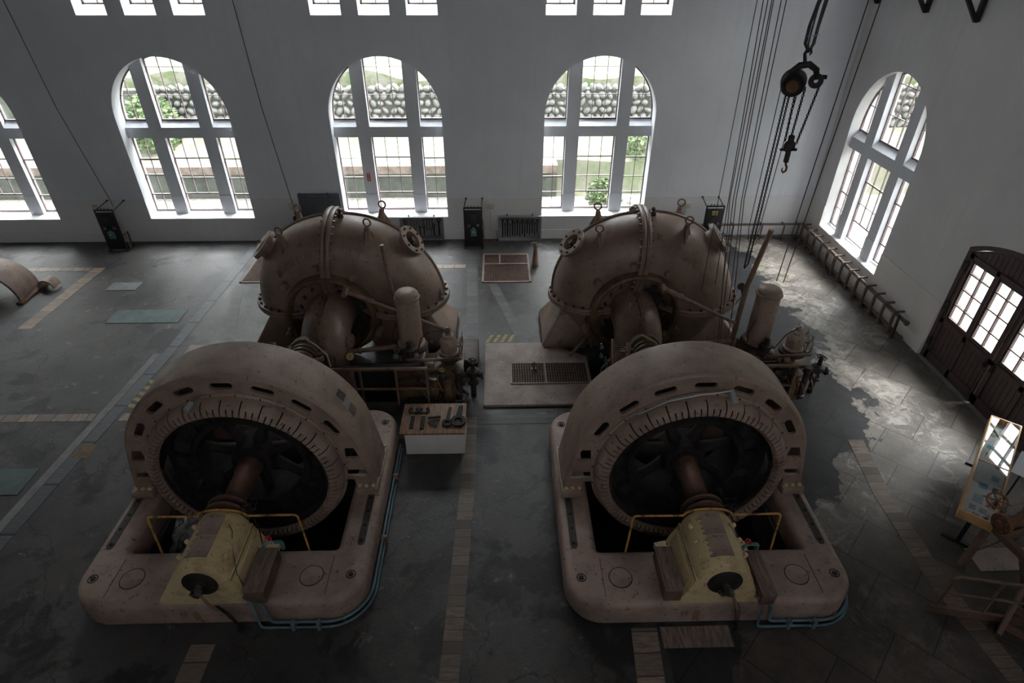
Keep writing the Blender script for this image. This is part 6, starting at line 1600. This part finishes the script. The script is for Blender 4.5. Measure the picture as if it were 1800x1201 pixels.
b = BM(); bar(b, mc @ V((2.70, .03, -.114)), mc @ V((2.22, .15, -.114)), .012); bar(b, mc @ V((2.66, .38, -.114)), mc @ V((2.22, .15, -.114)), .012); obj('border', b, 'yelp', t2)
b = BM(); join(b, plate([(2.48 + .05 * math.cos(q) * (1 + .3 * math.sin(3 * q)), .17 + .045 * math.sin(q)) for q in [2 * PI * i / 14 for i in range(14)]], [], -.114, -.112)); bmesh.ops.transform(b, matrix=mc, verts=b.verts); obj('emblem', b, 'redp', t2)
for f in (.12, .86):
    b = BM(); c_ = V((Lc * f, Wc / 2, 0))
    span(b, (c_.x - .035, c_.y - .03, -.86), (c_.x + .035, c_.y + .03, -.16)); span(b, (c_.x - .03, c_.y - .22, -.90), (c_.x + .03, c_.y + .22, -.86)); bmesh.ops.transform(b, matrix=mc, verts=b.verts); obj('leg', b, 'rubber', t)
b = BM(); v0 = V((9.05, 6.75, .95)); box(b, v0, (.40, .22, .012), Matrix.Rotation(.5, 3, 'Z') @ Matrix.Rotation(.7, 3, 'Y')); obj('plaque', b, 'paper', None, 'pale tilted sheet sticking out beside the display case at the right edge', 'sheet') if False else b.free()
# hand-wheel valve on a timber trestle
t = thing('timber_trestle', 'brown timber trestle at the right edge under the rusty valve', 'trestle', (7.5, 5.2, 0))
def beam(b, p, q, s1, s2):
    d, u, w = frame_of(V(q) - V(p)); bmesh.ops.create_cube(b, size=1, matrix=basis((V(p) + V(q)) / 2, d, u, w) @ Matrix.Diagonal(((V(q) - V(p)).length, s1, s2, 1)))
for p, q in (((7.02, 5.47, .0), (7.22, 5.60, .78)), ((7.42, 4.60, .0), (7.30, 5.05, .78)), ((8.05, 5.85, .0), (7.92, 5.75, .78)), ((8.35, 4.95, 0), (8.15, 5.15, .78))):
    b = BM(); beam(b, p, q, .08, .08); obj('leg', b, 'woodst', t)
b = BM(); beam(b, (7.18, 5.60, .80), (7.28, 4.98, .80), .09, .09); obj('cross_beam', b, 'woodst', t)
b = BM(); beam(b, (7.95, 5.80, .80), (8.15, 5.10, .80), .09, .09); obj('cross_beam', b, 'woodst', t)
b = BM(); beam(b, (7.14, 5.50, .35), (8.0, 5.78, .35), .05, .05); obj('stretcher', b, 'woodst', t)
b = BM(); beam(b, (7.20, 5.35, .80), (8.2, 5.55, .84), .07, .07); obj('top_beam', b, 'woodst', t)
v = thing('gate_valve', 'rusty flanged valve with a spoked hand wheel resting on the trestle', 'valve', (7.35, 5.45, .86))
c = V((7.12, 5.42, 1.02)); ax = V((1, .12, .05)).normalized()
b = BM(); lathe(b, [(0, -.04), (.05, -.04), (.055, -.01), (.15, -.01), (.155, .02), (.15, .05), (.085, .055), (.08, .30), (.12, .36), (.15, .48), (.14, .62), (.09, .70), (.085, .95), (.15, .96), (.15, 1.01), (0, 1.01)], c, ax, 28); obj('valve_body', b, 'rust', v)
b = BM(); m0 = c + ax * .50; lathe(b, [(0, 0), (.12, 0), (.13, .10), (.16, .11), (.16, .16), (.07, .18), (.055, .32), (.02, .34), (.02, .44), (0, .44)], m0, (-.12, -.05, 1), 24); obj('bonnet', b, 'rust', v)
for k in range(8):
    a = k * PI / 4; _, u, w = frame_of(ax); bolt(v, c + ax * .0 + (u * math.cos(a) + w * math.sin(a)) * .12 - ax * .015, -ax, .015, .02, 'rust', 'flange_bolt')
handwheel('hand_wheel', V((7.22, 5.72, 1.16)), (-.30, -.15, 1), .125, 'rust', v, 6, .013, .20, True)
# low stairs with handrail
t = thing('stair_frame', 'brown steel stair edge with low handrail in the lower right corner', 'stairs', (6.9, 4.55, 0))
b = BM(); beam(b, (6.05, 4.74, .07), (7.6, 4.42, .07), .04, .14); obj('channel_beam', b, 'woodst', t)
A0, A1 = V((6.13, 4.73, .1)), V((6.10, 4.70, .80))
b = BM(); tube(b, fillet([(6.13, 4.73, .08), (6.13, 4.73, .82), (7.7, 4.42, .82)], .10, 5), .024, 8); obj('handrail', b, 'woodst', t)
b = BM(); cyl(b, (6.13, 4.73, .45), (7.7, 4.42, .45), .016); obj('mid_rail', b, 'woodst', t)
for f in (.37, .78): q = V((6.13, 4.73, 0)).lerp(V((7.7, 4.42, 0)), f); b = BM(); cyl(b, q + V((0, 0, .08)), q + V((0, 0, .82)), .02); obj('post', b, 'woodst', t)
b = BM(); beam(b, (6.80, 4.35, .02), (7.45, 4.95, .62), .05, .20); obj('stringer', b, 'woodst', t)
b = BM()
for k in range(4): q = V((6.9, 4.43, .12)).lerp(V((7.4, 4.90, .58)), k / 3); beam(b, q, q + V((.30, -.30, 0)), .03, .12)
obj('steps', b, 'woodst', t)
# floor hatch trims with dark notches near the trestle
b = BM(); span(b, (7.25, 5.35, 0), (9.3, 5.75, .012)); obj('cover_plate', b, 'plat', None, 'pale stone cover strip on the floor under the trestle', 'floor cover')
# old half casing at the far left
t = thing('casing_half', 'cut open half of a pinkish turbine casing lying at the left edge', 'casing', (-13.4, 14.1, 0))
b = BM(); rows = []
for i in range(13):
    y = 13.68 + i * .085; s = 1 - .18 * (i / 12) ** 2
    for side in (0,):
        rows.append([b.verts.new((-13.42 + .98 * s * math.cos(a), y + .0, .03 + .92 * s * math.sin(a))) for a in [PI * k / 24 for k in range(25)]])
for A, B_ in zip(rows, rows[1:]):
    for k in range(24): b.faces.new((A[k], A[k + 1], B_[k + 1], B_[k]))
o = obj('shell', b, 'bed', t); md = o.modifiers.new('thick', 'SOLIDIFY'); md.thickness = .06; md.offset = -1
b = BM(); rows = []
for i in range(2):
    rows.append(0)
lathe(b, [(.30, 0), (.42, 0), (.42, .09), (.30, .09)], (-13.65, 14.35, .82), (.05, -.12, 1), 32, True); fl = obj('top_flange', b, 'bed', t)
for k in range(12): a = 2 * PI * k / 12; bolt(fl, (-13.65 + .36 * math.cos(a), 14.35 + .36 * math.sin(a), .915 + .04 * math.sin(a)), (0, -.1, 1), .028, .05, 'rust', 'flange_bolt')
b = BM(); span(b, (-12.50, 13.55, 0), (-12.34, 14.75, .06), .01); obj('side_flange', b, 'rust', t, label='rusty floor flange')
b = BM(); rows = []
for y in (14.3, 14.48, 14.62): rows.append([b.verts.new((-12.18 + .22 * math.cos(a), y, .06 + .24 * math.sin(a))) for a in [PI * k / 12 for k in range(13)]])
for A, B_ in zip(rows, rows[1:]):
    for k in range(12): b.faces.new((A[k], A[k + 1], B_[k + 1], B_[k]))
o = obj('branch_stub', b, 'bed', t); md = o.modifiers.new('thick', 'SOLIDIFY'); md.thickness = .04
b = BM(); box(b, (-8.7 + 3, 0, 0), (.1, .1, .1)); b.free()

for k, (px, py, r) in enumerate(((7.55, 15.4, .10), (8.05, 14.75, .09), (6.9, 16.6, .12), (8.15, 16.85, .10))):
    b = BM(); rs = random.Random(k); b.faces.new([b.verts.new((px + r * 1.3 * math.cos(q) * rs.uniform(.6, 1.2), py + r * math.sin(q) * rs.uniform(.6, 1.2), .003)) for q in [2 * PI * i / 16 for i in range(16)]])
    obj('moss_patch', b, 'moss', None, 'small yellowish moss patch on the bright floor near the wall corner', 'moss', 'moss patches near the corner', recalc=False)
t = thing('notice_stand', 'clear tilted notice sheet on a thin post beside the display case at the right edge', 'sign', (8.36, 6.55, 0))
b = BM(); cyl(b, (8.36, 6.55, 0), (8.36, 6.55, .95), .015); cyl(b, (8.36, 6.55, 0), (8.36, 6.55, .02), .12, .12, 20); obj('post', b, 'rubber', t)
b = BM(); box(b, (8.34, 6.55, 1.0), (.42, .26, .008), Matrix.Rotation(.75, 3, 'Z') @ Matrix.Rotation(-.5, 3, 'Y')); obj('notice', b, 'paper', t)
